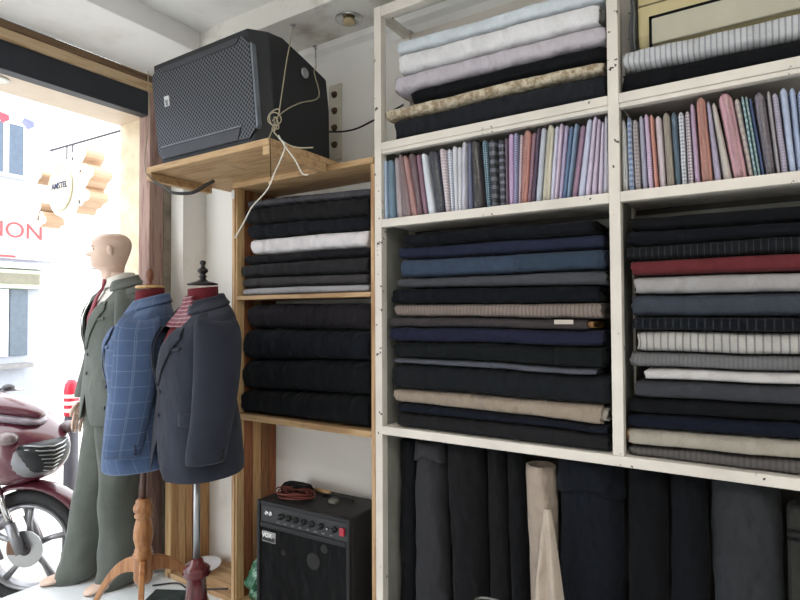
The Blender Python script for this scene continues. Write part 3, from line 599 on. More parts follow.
# ---- wires and strings
M_WIRE = plain('beige_wire', (176, 166, 140), .5); M_STRING = plain('white_string', (226, 222, 212), .7)
def wire(name, pts, r, mat, label, cat, smooth=6, parent=None):
    P = smooth_path(pts, smooth); b = min(P, key=lambda p: p.z)
    o = MB().tube([p-b for p in P], r, 7).build(name, mat, parent, b, smooth=True)
    return tag(o, label, cat) if label else o
a = wire('hanging_wire', [(-1.68, .009, 2.556), (-1.490, -.205, 2.345), (-1.482, -.232, 2.263), (-1.466, -.274, 2.117), (-1.46, -.299, 2.025), (-1.455, -.338, 1.955), (-1.466, -.342, 1.93)], .0022, M_WIRE, 'taut beige wire from ceiling hook to the board\'s front corner', 'wire')
wire('hanging_wire', [(-1.728, .205, 2.556), (-1.488, -.06, 2.31), (-1.485, -.075, 2.275), (-1.48, -.052, 2.184), (-1.48, -.157, 2.127), (-1.476, -.238, 2.075), (-1.45, -.335, 2.0)], .0022, M_WIRE, 'beige wire bent across the loudspeaker\'s side from the rear hook', 'wire', 4)
wire('hanging_wire', [(-2.60, -.075, 2.55), (-2.40, -.20, 2.25), (-2.23, -.325, 2.0), (-2.208, -.339, 1.95), (-2.206, -.339, 1.92)], .0022, M_WIRE, 'beige wire holding the left front corner of the board', 'wire')
kn = []
for i in range(40):
    t = i/39; a = t*PI*7; kn.append((-1.425+.022*math.cos(a)*(1-.3*t)+.01*t, -.352+.012*math.sin(a*1.3), 2.01-.05*t+.028*math.sin(a)*(1-.4*t)))
kn += [(-1.404, -.347, 1.925), (-1.356, -.346, 1.893), (-1.31, -.345, 1.877), (-1.251, -.345, 1.868)]
wire('wire_knot', kn, .0022, M_WIRE, 'tangled knot of beige wire at the right corner of the board', 'wire', 3)
wire('white_string', [(-1.40, -.355, 1.925), (-1.365, -.36, 1.885), (-1.412, -.36, 1.806), (-1.451, -.36, 1.748), (-1.527, -.36, 1.696), (-1.568, -.36, 1.646), (-1.616, -.36, 1.592)], .0026, M_STRING, 'long white string hanging down across the wooden shelf', 'string')
wire('white_string', [(-1.404, -.352, 1.935), (-1.365, -.357, 1.885), (-1.318, -.36, 1.833), (-1.287, -.36, 1.784), (-1.26, -.36, 1.774)], .0024, M_STRING, 'short white string end hanging to the right of the knot', 'string')
o = wire('pull_cord', [(-1.453, -.345, 1.93), (-1.449, -.345, 1.85), (-1.448, -.345, 1.786)], .0014, BL1, 'thin dark cord with a wooden bead hanging under the board', 'cord')
MB().ball((0, 0, -.006), .011).build('bead', M_PINE, o, smooth=True)
st = []
for p in smooth_path([(-2.19, -.338, 1.905), (-2.15, -.338, 1.875), (-2.094, -.33, 1.846), (-2.04, -.325, 1.815), (-2.01, -.25, 1.825), (-2.02, -.17, 1.875), (-2.03, -.12, 1.905)], 5): st.append([p+Vector((0, -.006, .007)), p+Vector((0, .006, -.004))])
b = Vector((-2.09, -.33, 1.84))
tag(MB().loft([[q-b for q in r] for r in st], closed=False).build('webbing_strap', plain('grey_webbing', (92, 94, 96), .8), None, b, smooth=True, solid=.003), 'grey strap looped under the left end of the loudspeaker board', 'strap')
for (x, y), z, lab in (((-1.68, .009), 2.56, 'small metal hook in the ceiling holding the front wire'), ((-1.728, .205), 2.56, 'small metal hook in the ceiling holding the rear wire')):
    h = MB().tube([(0, 0, 0), (0, 0, -.012), (.006, 0, -.018), (.01, 0, -.012)], .002, 6); h.lathe([(.012, -.001), (.012, -.004), (.004, -.006)], 12)
    tag(h.build('ceiling_hook', M_STEEL, None, (x, y, z), smooth=True), lab, 'hook')
wire('black_cable', [(-1.70, .05, 2.13), (-1.60, .17, 2.125), (-1.50, .2, 2.125), (-1.39, .2, 2.145), (-1.25, .22, 2.19), (-1.20, .235, 2.22)], .004, M_BLACK, 'black cable sagging from the loudspeaker towards the cream shelving', 'cable')
wire('black_cable', [(-1.222, .02, 2.505), (-1.125, .02, 2.503), (-.9, .022, 2.503), (-.5, .02, 2.503)], .004, M_BLACK, 'thin black cable lying along the top of cream shelving', 'cable')
br = tag(box('wall_bracket', (-1.673, .238, 2.02), (-1.603, .2495, 2.37), plain('cream_strip', (214, 208, 192), .6), bevel=.002), 'cream wall strip with four rusty screws behind the loudspeaker', 'bracket')
for z in (2.322, 2.247, 2.168, 2.09):
    MB().lathe([(.016, 0), (.016, .004), (.009, .006), (.009, .016), (.0, .017)], 10).build('screw', plain('rusty_steel', (96, 76, 58), .6, .6), br, (0, -.006, z-2.02), smooth=True).rotation_euler = (PI/2, 0, 0)
cs = tag(empty('recessed_spotlight', (-1.443, .097, 2.56)), 'round recessed chrome spotlight in the stained ceiling', 'light')
MB().lathe([(.058, -.001), (.058, -.006), (.048, -.009), (.042, -.004), (.03, -.002), (.012, -.001)], 24).build('ring', M_CHROME, cs, smooth=True)
MB().lathe([(.018, -.002), (.028, -.012), (.026, -.024), (.012, -.03), (0, -.031)], 16).build('bulb', plain('amber_glass', (196, 176, 140), .1), cs, smooth=True)
# ---- air conditioner and the cloth beside it
ac = tag(empty('air_conditioner', (-.305, .07, 2.112)), 'yellowed cream air conditioner on the wall behind the striped bolt', 'air conditioner')
M_AC = plain('yellowed_plastic', (206, 192, 146), .45, var=.05)
MB().loft([[(x, .02, 0), (x, .0, .04), (x, -.004, .14), (x, .01, .24), (x, .05, .285), (x, .178, .285), (x, .178, 0)] for x in (0, .76)]).build('body', M_AC, ac, bevel=.008)
MB().box((.04, -.012, .004), (.72, .0, .082)).build('louvre', plain('louvre_plastic', (190, 186, 166), .5, var=.04), ac, bevel=.004)
MB().box((.034, -.006, .083), (.726, .004, .092)).build('louvre_gap', BL1, ac)
MB().box((.032, -.006, .0), (.0395, .004, .092)).build('louvre_gap', BL1, ac)
MB().box((.0, -.0075, .128), (.76, .0, .131)).build('panel_seam', plain('dark_seam', (110, 100, 72), .6), ac)
rg = []
for i in range(10):
    z = .30*(1-i/9); rg.append([(-.018+.036*s+.004*math.sin(z*40+s*3), .03*math.sin(s*7+z*6)+.02*(1-z/.3), z) for s in [j/9 for j in range(10)]])
tag(MB().loft(rg, closed=False).build('hanging_cloth', F('pale_grey_drape', (176, 180, 184), wr=.6), None, (-.327, .13, 2.104), smooth=True, solid=.002, subsurf=1), 'pale grey cloth hanging between shelf post and air conditioner', 'cloth')

#@@SECTION amplifier corner
am = tag(empty('guitar_amplifier', (-1.598, .09, .0215), math.radians(1.9)), 'black guitar amplifier with knobs standing inside the wooden shelf', 'amplifier')
M_TOLEX = plain('black_tolex', (34, 35, 38), .6, 0, .4, 0, .1, 120, .25); AW, AH, AY0, AY1 = .245, .498, -.13, .125
MB().box((-AW, AY0+.02, 0), (AW, AY1, AH)).build('cabinet', M_TOLEX, am, bevel=.010)
for x in (-AW, AW-.016): MB().box((x, AY0, 0), (x+.016, AY0+.02, AH)).build('front_edge', M_TOLEX, am, bevel=.004)
MB().box((-AW+.0165, AY0+.004, AH-.02), (AW-.0165, AY0+.02, AH-.001)).build('front_edge', M_TOLEX, am, bevel=.004)
cp = MB().box((-AW+.017, AY0+.008, AH-.09), (AW-.017, AY0+.0205, AH-.0205)).build('control_panel', plain('control_panel_black', (22, 23, 25), .4), am)
for x in (.134, .176, .214, .256, .298, .345, .412):
    kb = MB().lathe([(.013, 0), (.013, .006), (.009, .008), (.0085, .018), (.006, .02), (0, .02)], 14).build('knob', M_BLACK, cp, (x-AW, AY0+.008, AH-.052), smooth=True); kb.rotation_euler = (PI/2, 0, 0)
for x in (.053, .075):
    MB().lathe([(.010, 0), (.010, .004), (.006, .005), (.005, .001), (0, .001)], 14).build('jack_socket', M_CHROME, cp, (x-AW, AY0+.008, AH-.050), smooth=True).rotation_euler = (PI/2, 0, 0)
MB().lathe([(.005, 0), (.005, .008), (0, .009)], 10).build('toggle', M_CHROME, cp, (.379-AW, AY0+.008, AH-.055), smooth=True).rotation_euler = (PI/2, 0, 0)
MB().box((.453-AW-.011, AY0-.001, AH-.068), (.453-AW+.011, AY0+.009, AH-.038)).build('power_switch', plain('red_switch', (190, 40, 62), .35), cp, bevel=.002)
for i in range(8):
    MB().box((-AW+.11+i*.04, AY0+.0065, AH-.081), (-AW+.125+i*.04, AY0+.0079, AH-.077)).build('print_mark', plain('grey_print', (130, 130, 130), .6), cp)
MB().box((-AW+.017, AY0+.002, AH-.112), (AW-.017, AY0+.0205, AH-.0905)).build('lip', M_TOLEX, am, bevel=.004)
M_GCLOTH = F('black_grille_cloth', (33, 34, 36), 'check', (26, 27, 29), freq=300, width=.5)
MB().box((-AW+.017, AY0+.010, .01), (AW-.017, AY0+.0205, AH-.113)).build('grille_cloth', M_GCLOTH, am)
bd = MB().box((-AW+.028, AY0+.006, AH-.172), (-AW+.102, AY0+.0098, AH-.128)).build('badge', plain('silver_plate', (176, 176, 174), .35, .3), am, bevel=.001)
M_BADGET = plain('badge_black', (16, 16, 18), .5)
MB().box((-AW+.031, AY0+.005, AH-.168), (-AW+.099, AY0+.0059, AH-.150)).build('badge_band', M_BADGET, bd)
text_part('badge_lettering', 'VOX', .026, plain('badge_white', (240, 240, 238), .4, var=0), bd, (-AW+.056, AY0+.0045, AH-.144), (PI/2, 0, 0), .0008, .0008)
for dx, dz, r in ((.06, -.20, .034), (.115, -.14, .018), (-.1, -.2, .012)):
    MB().lathe([(r, 0), (r*.9, .0012), (0, .0014)], 18).build('stain', plain('dust_stain', (44, 44, 44), .9), am, (dx, AY0+.0099, AH+dz), smooth=True).rotation_euler = (PI/2, 0, 0)
hd = MB().tube(smooth_path([(-.02, 0, AH), (-.015, 0, AH+.008), (.06, 0, AH+.01), (.13, 0, AH+.008), (.135, 0, AH)], 4), .005, 6).build('carry_handle', M_BLACK, am, (.0, .05, 0), smooth=True)
for x in (-AW+.03, AW-.03):
    for y in (AY0+.04, AY1-.03): MB().lathe([(.015, -.0015), (.015, .002)], 10).build('foot', M_BLACK, am, (x, y, 0))
# things lying on the amplifier
cc = []
for i in range(130):
    t = i/129*2*PI*6; rr = .065+.018*math.sin(i*.21)+.008*math.sin(i*.53)
    cc.append((rr*1.15*math.cos(t), rr*.75*math.sin(t)+.01*math.sin(i*.1), .004+.020*i/129+.008*abs(math.sin(t*1.5))))
tag(MB().tube(cc, .0032, 6).build('coiled_cable', plain('red_brown_cable', (116, 54, 46), .5), None, (-1.71, .06, .5205), smooth=True), 'red brown cable coiled on top of the amplifier', 'cable')
tag(MB().loft([[(x, y*k, z) for y, z in ((-.05, 0), (-.045, .018), (-.01, .03), (.04, .028), (.055, 0))] for x, k in ((-.07, .6), (-.05, 1), (0, 1.1), (.05, 1), (.075, .6))]).build('black_pouch', F('pouch_black', (28, 29, 31)), None, (-1.775, .13, .520), bevel=.006), 'soft black pouch behind the coiled cable on the amplifier', 'pouch')
tag(box('small_box', (-1.545, .075, .5205), (-1.505, .10, .536), plain('grey_box', (120, 118, 110), .6), bevel=.003), 'tiny grey box on the right of the amplifier top', 'box')
tag(MB().tube([(-.05, 0, .008), (.05, -.02, .012)], [.008, .012], 8).build('wooden_stick', M_PINE, None, (-1.65, .17, .5205), smooth=True), 'short wooden stick lying behind the coiled cable', 'stick')
# green bag
bm_ = MB(); rings = []
for i in range(15):
    t = i/14; rad = .055*math.sin(PI*min(1, .12+t*.9))**.6+.004; row = []
    for j in range(24):
        a = 2*PI*j/24; q = 1+.35*noise.noise(Vector((math.cos(a)*2, math.sin(a)*2, t*6)))+.18*noise.noise(Vector((math.cos(a)*6, math.sin(a)*6, t*14)))
        row.append((math.cos(a)*rad*q*.9, math.sin(a)*rad*q, .19*t))
    rings.append(row)
n = NT('green_white_plastic'); col = n.mix(n.ramp(n.noise(26, 5, n.obj(), .7), .5, .6), lin((24, 92, 60)), lin((150, 190, 168)))
tag(MB().loft(rings).build('plastic_bag', n.done(col, .3, 0, .5), None, (-1.945, .075, .0215), smooth=True), 'crumpled green plastic bag squeezed beside the amplifier', 'bag')
# plate
pl = tag(MB().lathe([(0, .006), (.055, .006), (.06, .0), (.064, .001), (.088, .014), (.09, .018), (.084, .017), (.06, .009), (0, .009)], 32).build('plate', plain('white_porcelain', (232, 232, 238), .2, var=.02), None, (-2.395, .112, .0255), smooth=True), 'white plate on the bottom board of the low cubby', 'plate')
pl.rotation_euler = (math.radians(5), 0, 0); pl.location.z = .036
MB().lathe([(0, .0), (.022, .0), (.022, .0012), (0, .0014)], 16).build('painted_mark', plain('orange_red_print', (216, 110, 80), .4), pl, (.02, .0, .0092), smooth=True)
wire('black_cable', [(-2.10, .02, .045), (-2.2, -.01, .03), (-2.32, -.03, .01), (-2.42, -.02, .006), (-2.5, -.1, .006)], .004, M_BLACK, 'black cable trailing over the front of the low cubby', 'cable')
tag(MB().box((-.10, -.06, 0), (.10, .06, .01)).build('door_mat', F('dark_green_mat', (58, 72, 70)), None, (-2.33, -.12, .001), rz=.5, bevel=.003), 'small dark green mat on the tiles before the cubby', 'mat')
#@@SECTION suits
JT = [(-.76, .222, .150, .0), (-.70, .220, .148, .0), (-.56, .208, .140, .0), (-.42, .188, .124, -.004), (-.30, .202, .134, -.008), (-.20, .210, .134, -.006), (-.13, .212, .122, 0.), (-.10, .208, .112, .004), (-.075, .196, .100, .008), (-.052, .164, .090, .012), (-.032, .122, .083, .014), (-.012, .086, .076, .016), (.004, .068, .070, .02), (.02, .06, .062, .022)]
def jsurf(a, z, off=0.):
    rx, ry, cy = curve(JT, z); rx += off; ry += off
    s, c = math.sin(a), math.cos(a); k = .86
    y = cy-ry*math.copysign(abs(c)**k, c); t = max(0., min(1., (z+.22)/.2)); t = t*t*(3-2*t)
    return Vector((rx*math.copysign(abs(s)**k, s), y, z+.32*y*t))
GT = [(-.76, .34), (-.68, .10), (-.60, -.02), (-.40, -.03), (-.36, .03), (-.25, .17), (-.13, .36), (-.07, .55), (-.03, .85), (0, 1.0), (.02, 1.05)]
def jacket(root, z0, mat, sc=1.0, zk=.94, buttons=None, lining=None, name='jacket', flare=0., arm=None, seed=0):
    """tailored jacket shell around a torso, front towards -Y, nape at height z0; returns its mesh"""
    K = Matrix.Diagonal((sc, sc, sc*zk)); zs = [-.76+.76*i/26 for i in range(27)]
    zs = sorted(set([round(z, 4) for z in zs]+[-.095, -.07, -.045, -.02])); rings = []; N = 40
    for z in zs:
        g = curve(GT, z)[0]; row = []
        for j in range(N+1):
            a = g+(2*PI-2*g)*j/N; off = .004*noise.noise(Vector((math.sin(a)*2+seed, z*4, math.cos(a)*2)))*(1 if z < -.12 else 0)
            if j == 0: off += .003
            dz = -.012*math.cos(a) if z < -.7 else 0
            v = jsurf(a, z, off); row.append((v.x*sc, v.y*sc, (v.z+dz)*sc*zk))
        rings.append(row)
    o = MB().loft(rings, closed=False).build(name, mat, root, (0, 0, z0), smooth=True, solid=.006, subsurf=1)
    def patch(nm, f, nu, nv, mt=mat, th=.003):
        return MB().loft([[tuple(K @ f(i/nu, j/nv)) for j in range(nv+1)] for i in range(nu+1)], closed=False).build(nm, mt, o, smooth=True, solid=th)
    for sgn in (1, -1):
        def lap(u, v):
            z = lerp(-.375, -.095, u); g = curve(GT, z)[0]; w = .50*u**.8 if u < .80 else .50*.8**.8*(1-.55*(u-.80)/.2)
            return jsurf(sgn*(g-.03+w*v), z, .010-.003*v)
        patch('lapel', lap, 14, 6)
        def flp(u, v):
            return jsurf(sgn*(.72+.62*v), lerp(-.475, -.53-.006*math.sin(v*PI), u), .0075)
        patch('pocket_flap', flp, 4, 8)
    def col(u, v):
        a = lerp(.62, 2*PI-.62, v); z = lerp(.012, -.030-.012*abs(math.cos(a/2)), u); q = jsurf(a, z, .005+.004*u); return q
    patch('collar', col, 5, 30)
    patch('breast_pocket', lambda u, v: jsurf(.42+.34*v, lerp(-.205, -.220, u)+.006*v, .0045), 2, 8)
    bm = buttons or M_BLACK
    for z in (-.40, -.50):
        p = K @ jsurf(.05, z, .008); MB().ball((0, 0, 0), (.009, .004, .009), 10, 6).build('button', bm, o, p, smooth=True)
    for sgn in (1, -1):     # sleeves
        C = [(.160, .008, -.060, .02, .050), (.180, .006, -.072, .038, .068), (.200, .002, -.105, .046, .080), (.210, .0, -.17, .050, .084), (.218, -.002, -.27, .050, .082), (.224, -.010, -.38, .050, .078), (.228, -.024, -.50, .048, .073), (.228, -.040, -.60, .046, .069), (.228, -.048, -.68, .045, .067)]
        if arm and sgn in arm: C = arm[sgn]
        R = []
        for i, (cx, cy, cz, rx, ry) in enumerate(C):
            row = []
            for j in range(18):
                a = 2*PI*j/18; q = .004*noise.noise(Vector((math.cos(a)*1.5+sgn*3+seed, math.sin(a)*1.5, cz*9)))
                row.append(((sgn*cx+math.cos(a)*(rx+q))*sc, (cy+math.sin(a)*(ry+q))*sc, (cz+(.02*math.cos(a)*-sgn if i < 3 else 0))*sc*zk))
            R.append(row)
        last = R[-1]; cc = Vector((sum(p[0] for p in last)/18, sum(p[1] for p in last)/18, last[0][2]))
        R.append([tuple(cc+(Vector(p)-cc)*.86+Vector((0, 0, .004))) for p in last]); R.append([tuple(cc+(Vector(p)-cc)*.84+Vector((0, 0, .05))) for p in last])
        sv = MB().loft(R).build('sleeve', mat, o, smooth=True, subsurf=1)
        cx, cy, cz, rx, ry = C[-1]
        for k in range(3): MB().ball((0, 0, 0), .006, 8, 6).build('cuff_button', bm, sv, ((sgn*(cx+rx*.75))*sc, (cy+ry*.72)*sc, (cz+.018+.017*k)*sc*zk), smooth=True)
    return o
def dummy_form(root, z0, red, sc=1.0, neck_top=.012):
    rings = []
    for z in [-.60+.05*i for i in range(12)]+[-.03, -.01]:
        rings.append([tuple(jsurf(2*PI*j/28, z, -.016)*sc) for j in range(28)])
    for r, z in ((.058, .0), (.056, .02), (.055, neck_top+.008)): rings.append([(r*math.sin(2*PI*j/28)*sc, (.02-r*math.cos(2*PI*j/28))*sc, (z+.010*math.cos(2*PI*j/28)*(-.6))*sc) for j in range(28)])
    return MB().loft(rings).build('torso_form', red, root, (0, 0, z0), smooth=True)
NARROW = {-1: [(.150, .008, -.064, .02, .050), (.165, .006, -.076, .030, .060), (.178, .0, -.12, .036, .070), (.184, -.01, -.25, .036, .066), (.186, -.03, -.45, .034, .06), (.186, -.05, -.66, .032, .056)]}     # empty sleeve on the far side hangs close to the body
# ---- blue windowpane jacket on wooden tripod
M_BLUEW = F('blue_windowpane_wool', (80, 110, 158), 'window', (128, 150, 184), freq=17, width=.045, sheen=.1, wr=.09)
M_NAVYW = F('navy_suit_wool', (58, 63, 80), sheen=.08, wr=.09)
M_REDF = F('burgundy_velvet', (140, 24, 44), wr=.1)
M_OAK = wood('polished_oak', (166, 116, 72), (140, 90, 52), .35, 1, 2, .3)
bd_ = tag(empty('tailor_dummy', (-2.19, -.347, 0), math.radians(-39)), 'tailor dummy in a blue windowpane jacket on a wooden tripod', 'mannequin', 'dressed shop dummies')
jb = jacket(bd_, 1.370, M_BLUEW, 1.03, .85, arm=NARROW, buttons= plain('dark_blue_button', (40, 52, 80), .4), seed=1); jb['label'] = 'blue windowpane check jacket'
dummy_form(bd_, 1.370, M_REDF, 1.03, .04)
MB().lathe([(0, .036), (.056, .036), (.058, .042), (.052, .047), (.02, .05), (0, .05)], 24).build('neck_cap', wood('pale_birch', (208, 172, 120), (186, 146, 96), .5), bd_, (0, .019, 1.389), smooth=True)
MB().lathe([(.016, .048), (.019, .053), (.009, .058), (.009, .062), (.013, .072), (.0175, .092), (.016, .106), (.010, .116), (0, .119)], 18).build('finial', wood('walnut_handle', (128, 82, 58), (104, 62, 42), .4), bd_, (0, .019, 1.389), smooth=True)
MB().lathe([(.011, .52), (.011, .75)], 12).build('pole', wood('dark_brown_pole', (84, 56, 46), (66, 42, 34), .4), bd_, smooth=True)
MB().lathe([(0, .20), (.030, .20), (.037, .22), (.038, .30), (.041, .305), (.041, .318), (.034, .325), (.036, .335), (.030, .34), (.033, .36), (.040, .385), (.038, .42), (.030, .455), (.027, .465), (.036, .472), (.036, .480), (.027, .486), (.038, .495), (.041, .508), (.036, .522), (.028, .53), (.032, .537), (.024, .545), (0, .546)], 24).build('turned_column', M_OAK, bd_, smooth=True)
for ang in (math.radians(234), math.radians(4), math.radians(114)):
    R = []
    for t in [i/10 for i in range(11)]:
        r = .03+.25*t**.9; zc = .27-.245*(t**1.9)-.0*t; hh = lerp(.032, .016, t); w = .011; ca, sa = math.cos(ang), math.sin(ang)
        zc = max(zc, hh+.0015)
        R.append([(r*ca-sa*s*w, r*sa+ca*s*w, zc+q*hh) for s, q in ((-1, -1), (1, -1), (1, 1), (-1, 1))])
    MB().loft(R).build('leg', M_OAK, bd_, bevel=.004)
# ---- navy jacket on steel pole
nd = tag(empty('tailor_dummy', (-1.821, -.364, 0), math.radians(-19)), 'tailor dummy in a dark navy jacket on a dark red turned stand', 'mannequin', 'dressed shop dummies')
jn = jacket(nd, 1.363, M_NAVYW, 1.035, .80, arm=NARROW, buttons= plain('navy_button', (20, 22, 30), .4), seed=5); jn['label'] = 'dark navy wool jacket'
dummy_form(nd, 1.363, M_REDF, 1.015, .045)
R = []
for i in range(6):
    z = lerp(.014, -.09, i/5); R.append([tuple(jsurf(lerp(-1.1, .75, j/14), min(z, .0), -.004+.003*math.sin(j*2+i))+Vector((0, 0, z-min(z, .0)))) for j in range(15)])
MB().loft(R, closed=False).build('scarf', F('red_striped_silk', (150, 44, 60), 'stripe', (178, 130, 138), freq=60, width=.3, rough=.4), nd, (0, 0, 1.380), smooth=True, solid=.003)
M_IRON = plain('dark_bronze', (58, 54, 56), .35, .7)
MB().lathe([(0, .046), (.056, .046), (.058, .050), (.046, .054), (.024, .060), (.015, .066), (.010, .071), (.014, .076), (.015, .080), (.009, .084), (.011, .090), (.019, .096), (.020, .104), (.014, .110), (.008, .113), (.007, .122), (.011, .128), (.012, .134), (.008, .140), (0, .142)], 22).build('finial', M_IRON, nd, (0, .019, 1.381), smooth=True)
MB().lathe([(.0125, .36), (.0125, .75)], 14).build('pole', M_STEEL, nd, smooth=True)
MB().lathe([(0, .0), (.16, .0), (.165, .012), (.15, .022), (.09, .04), (.055, .065), (.046, .09), (.050, .11), (.046, .16), (.040, .24), (.034, .318), (.048, .326), (.052, .334), (.045, .342), (.050, .350), (.040, .360), (.028, .368), (.022, .385), (.014, .39), (0, .39)], 26).build('turned_base', wood('dark_red_lacquer', (98, 36, 40), (74, 24, 28), .25, 1, 2, .5), nd, smooth=True)

# ---- full mannequin in grey green suit
mq = tag(empty('mannequin', (-2.67, -.185, 0), math.radians(-12)), 'bald full mannequin in a grey green suit and red tie at the doorway', 'mannequin', 'dressed shop dummies')
M_SKIN = plain('cream_mannequin_skin', (206, 178, 160), .45, 0, .4, 0, .04)
HT = [(-.11, -.046, .074, .060), (-.05, -.046, .070, .056), (-.02, -.054, .068, .055), (-.004, -.080, .069, .056), (.006, -.100, .071, .050), (.020, -.106, .074, .057), (.030, -.102, .078, .062), (.038, -.107, .081, .064), (.044, -.103, .083, .065), (.051, -.109, .085, .066), (.060, -.106, .088, .068), (.070, -.106, .092, .070), (.090, -.104, .099, .0725), (.108, -.097, .104, .0745), (.124, -.105, .106, .0755), (.150, -.102, .105, .0755), (.172, -.085, .094, .068), (.187, -.062, .074, .054), (.196, -.034, .046, .034), (.2, .004, .006, .003)]
def head_mesh(m, M):
    zs = [-.11+.31*i/62 for i in range(63)]; rings = []; n = 56
    for z in zs:
        yf, yb, hw = curve(HT, z); cy = .005; row = []
        for j in range(n):
            a = 2*PI*j/n; s, c = math.sin(a), math.cos(a)
            x = hw*math.copysign(abs(s)**.92, s); y = cy-(cy-yf)*c if c > 0 else cy-(yb-cy)*c
            if c > 0:
                nb = max(0, min(1, (.116-z)/.042)) if z > .07 else max(0, 1-(.07-z)/.008)
                y -= .036*nb*math.exp(-(x/(.012+.008*nb))**2)
                y += .009*math.exp(-((abs(x)-.031)/.014)**2-((z-.104)/.011)**2)
                y -= .004*math.exp(-(x/.02)**2-((z-.051)/.004)**2)+.004*math.exp(-(x/.018)**2-((z-.038)/.004)**2)
            row.append(M @ Vector((x, y, z)))
        rings.append(row)
    m.loft(rings)
    for sg in (1, -1):
        R = []
        for i in range(9):
            t = PI*i/8; rr = math.sin(t); R.append([M @ Vector((sg*(.073+.012*math.cos(q)*rr*.6+.006*rr), .016+.017*math.sin(q)*rr+.004*math.cos(t), .093-.030*math.cos(t))) for q in [2*PI*k/10 for k in range(10)]])
        m.loft(R)
body = MB(); hs = .87
Mh = Matrix.Translation((-.025, -.022, 1.545)) @ Matrix.Rotation(math.radians(-34), 4, 'Z') @ Matrix.Scale(hs, 4)
head_mesh(body, Mh)
def limb(m, pts, n=16):     # pts: (x, y, z, rx, ry)
    m.loft([[(x+rx*math.cos(2*PI*j/n), y+ry*math.sin(2*PI*j/n), z) for j in range(n)] for x, y, z, rx, ry in pts])
# legs end in feet: LX (wearer's left, nearer to the camera), RX the one stepping out
def foot(m, ax, ay, yaw):
    T = Matrix.Translation((ax, ay, .004)) @ Matrix.Rotation(yaw, 4, 'Z'); R = []
    for y, hw, h in ((.055, .016, .03), (.045, .030, .06), (.02, .034, .085), (-.03, .036, .075), (-.08, .042, .052), (-.12, .046, .038), (-.155, .044, .03), (-.18, .034, .024), (-.195, .014, .014)):
        R.append([T @ Vector((hw*math.cos(q), y, h/2+h/2*math.sin(q))) for q in [2*PI*k/14 for k in range(14)]])
    m.loft(R)
def loc_(wx, wy):      # a point on the floor in the mannequin's frame
    dx, dy, t = wx+2.67, wy+.185, math.radians(12); return dx*math.cos(t)-dy*math.sin(t), dx*math.sin(t)+dy*math.cos(t)
LEGS = {1: loc_(-2.665, -.135)+(math.radians(12-4),), -1: loc_(-2.885, -.215)+(math.radians(12-24),)}
for s, (ax, ay, yw) in LEGS.items():
    limb(body, [(ax, ay, .02, .03, .034), (ax, ay, .08, .034, .04), (ax, ay, .15, .04, .05), (lerp(ax, s*.08, .3), lerp(ay, 0, .3), .32, .05, .06), (lerp(ax, s*.08, .6), lerp(ay, 0, .6), .50, .055, .06), (s*.08, 0, .84, .08, .09)])
    foot(body, ax, ay, yw)
body.loft([[(rx*math.cos(2*PI*j/20), ry*math.sin(2*PI*j/20)+cy, z) for j in range(20)] for z, rx, ry, cy in ((.78, .13, .09, .0), (.9, .155, .10, 0), (1.05, .14, .09, 0), (1.2, .16, .10, 0), (1.35, .165, .095, 0), (1.42, .12, .07, .008), (1.46, .06, .055, .01), (1.52, .052, .052, .008))])
def hand(m, T):             # palm, four unequal fingers and a thumb, hanging down -Z, palm towards +X
    m.loft([[T @ Vector((rx*math.cos(q), ry*math.sin(q), z)) for q in [2*PI*k/12 for k in range(12)]] for z, rx, ry in ((.05, .020, .026), (0, .018, .026), (-.03, .016, .034), (-.07, .015, .040), (-.09, .011, .036))])
    for k, (y, L) in enumerate(((-.029, .066), (-.010, .076), (.010, .071), (.028, .055))):
        m.tube([T @ Vector(p) for p in ((0, y*.9, -.075), (.002, y, -.095), (.008, y*1.02, -.095-L*.45), (.020, y, -.095-L*.8), (.028, y, -.095-L))], [.009, .0088, .008, .0072, .005], 8)
    m.tube([T @ Vector(p) for p in ((.0, -.026, -.02), (.008, -.045, -.045), (.016, -.053, -.07), (.022, -.052, -.092))], [.011, .0105, .009, .006], 8)
ARM = {-1: [(.160, .008, -.060, .02, .050), (.180, .006, -.072, .038, .066), (.200, .002, -.105, .044, .073), (.208, -.002, -.17, .048, .072), (.214, -.006, -.27, .048, .068), (.218, -.016, -.38, .046, .062), (.216, -.045, -.50, .043, .056), (.21, -.075, -.60, .041, .051), (.208, -.085, -.66, .040, .05)]}
hand(body, Matrix.Translation((-.194, -.088, .885)) @ Matrix.Rotation(math.radians(-14), 4, 'X') @ Matrix.Scale(.92, 4))
hand(body, Matrix.Translation((.212, -.046, .865)) @ Matrix.Rotation(PI, 4, 'Z') @ Matrix.Scale(.92, 4))
bo = body.build('body', M_SKIN, mq, smooth=True)
M_EYE = plain('eye_paint', (46, 44, 50), .4); M_BROW = plain('brow_paint', (150, 124, 108), .6)
for sg in (1, -1):
    e = MB(); e.ball((0, 0, 0), (.011, .004, .0045), 12, 8); p = Mh @ Vector((sg*.031, -.083, .103)); e.build('eye', M_EYE, bo, p, math.radians(-34)+sg*.25, smooth=True)
    MB().tube([Mh @ Vector(q) for q in ((sg*.014, -.100, .118), (sg*.03, -.0965, .123), (sg*.047, -.082, .119))], .0018, 6).build('eyebrow', M_BROW, bo, smooth=True)
M_GRN = F('grey_green_suit', (108, 114, 106), sheen=.1, wr=.09)
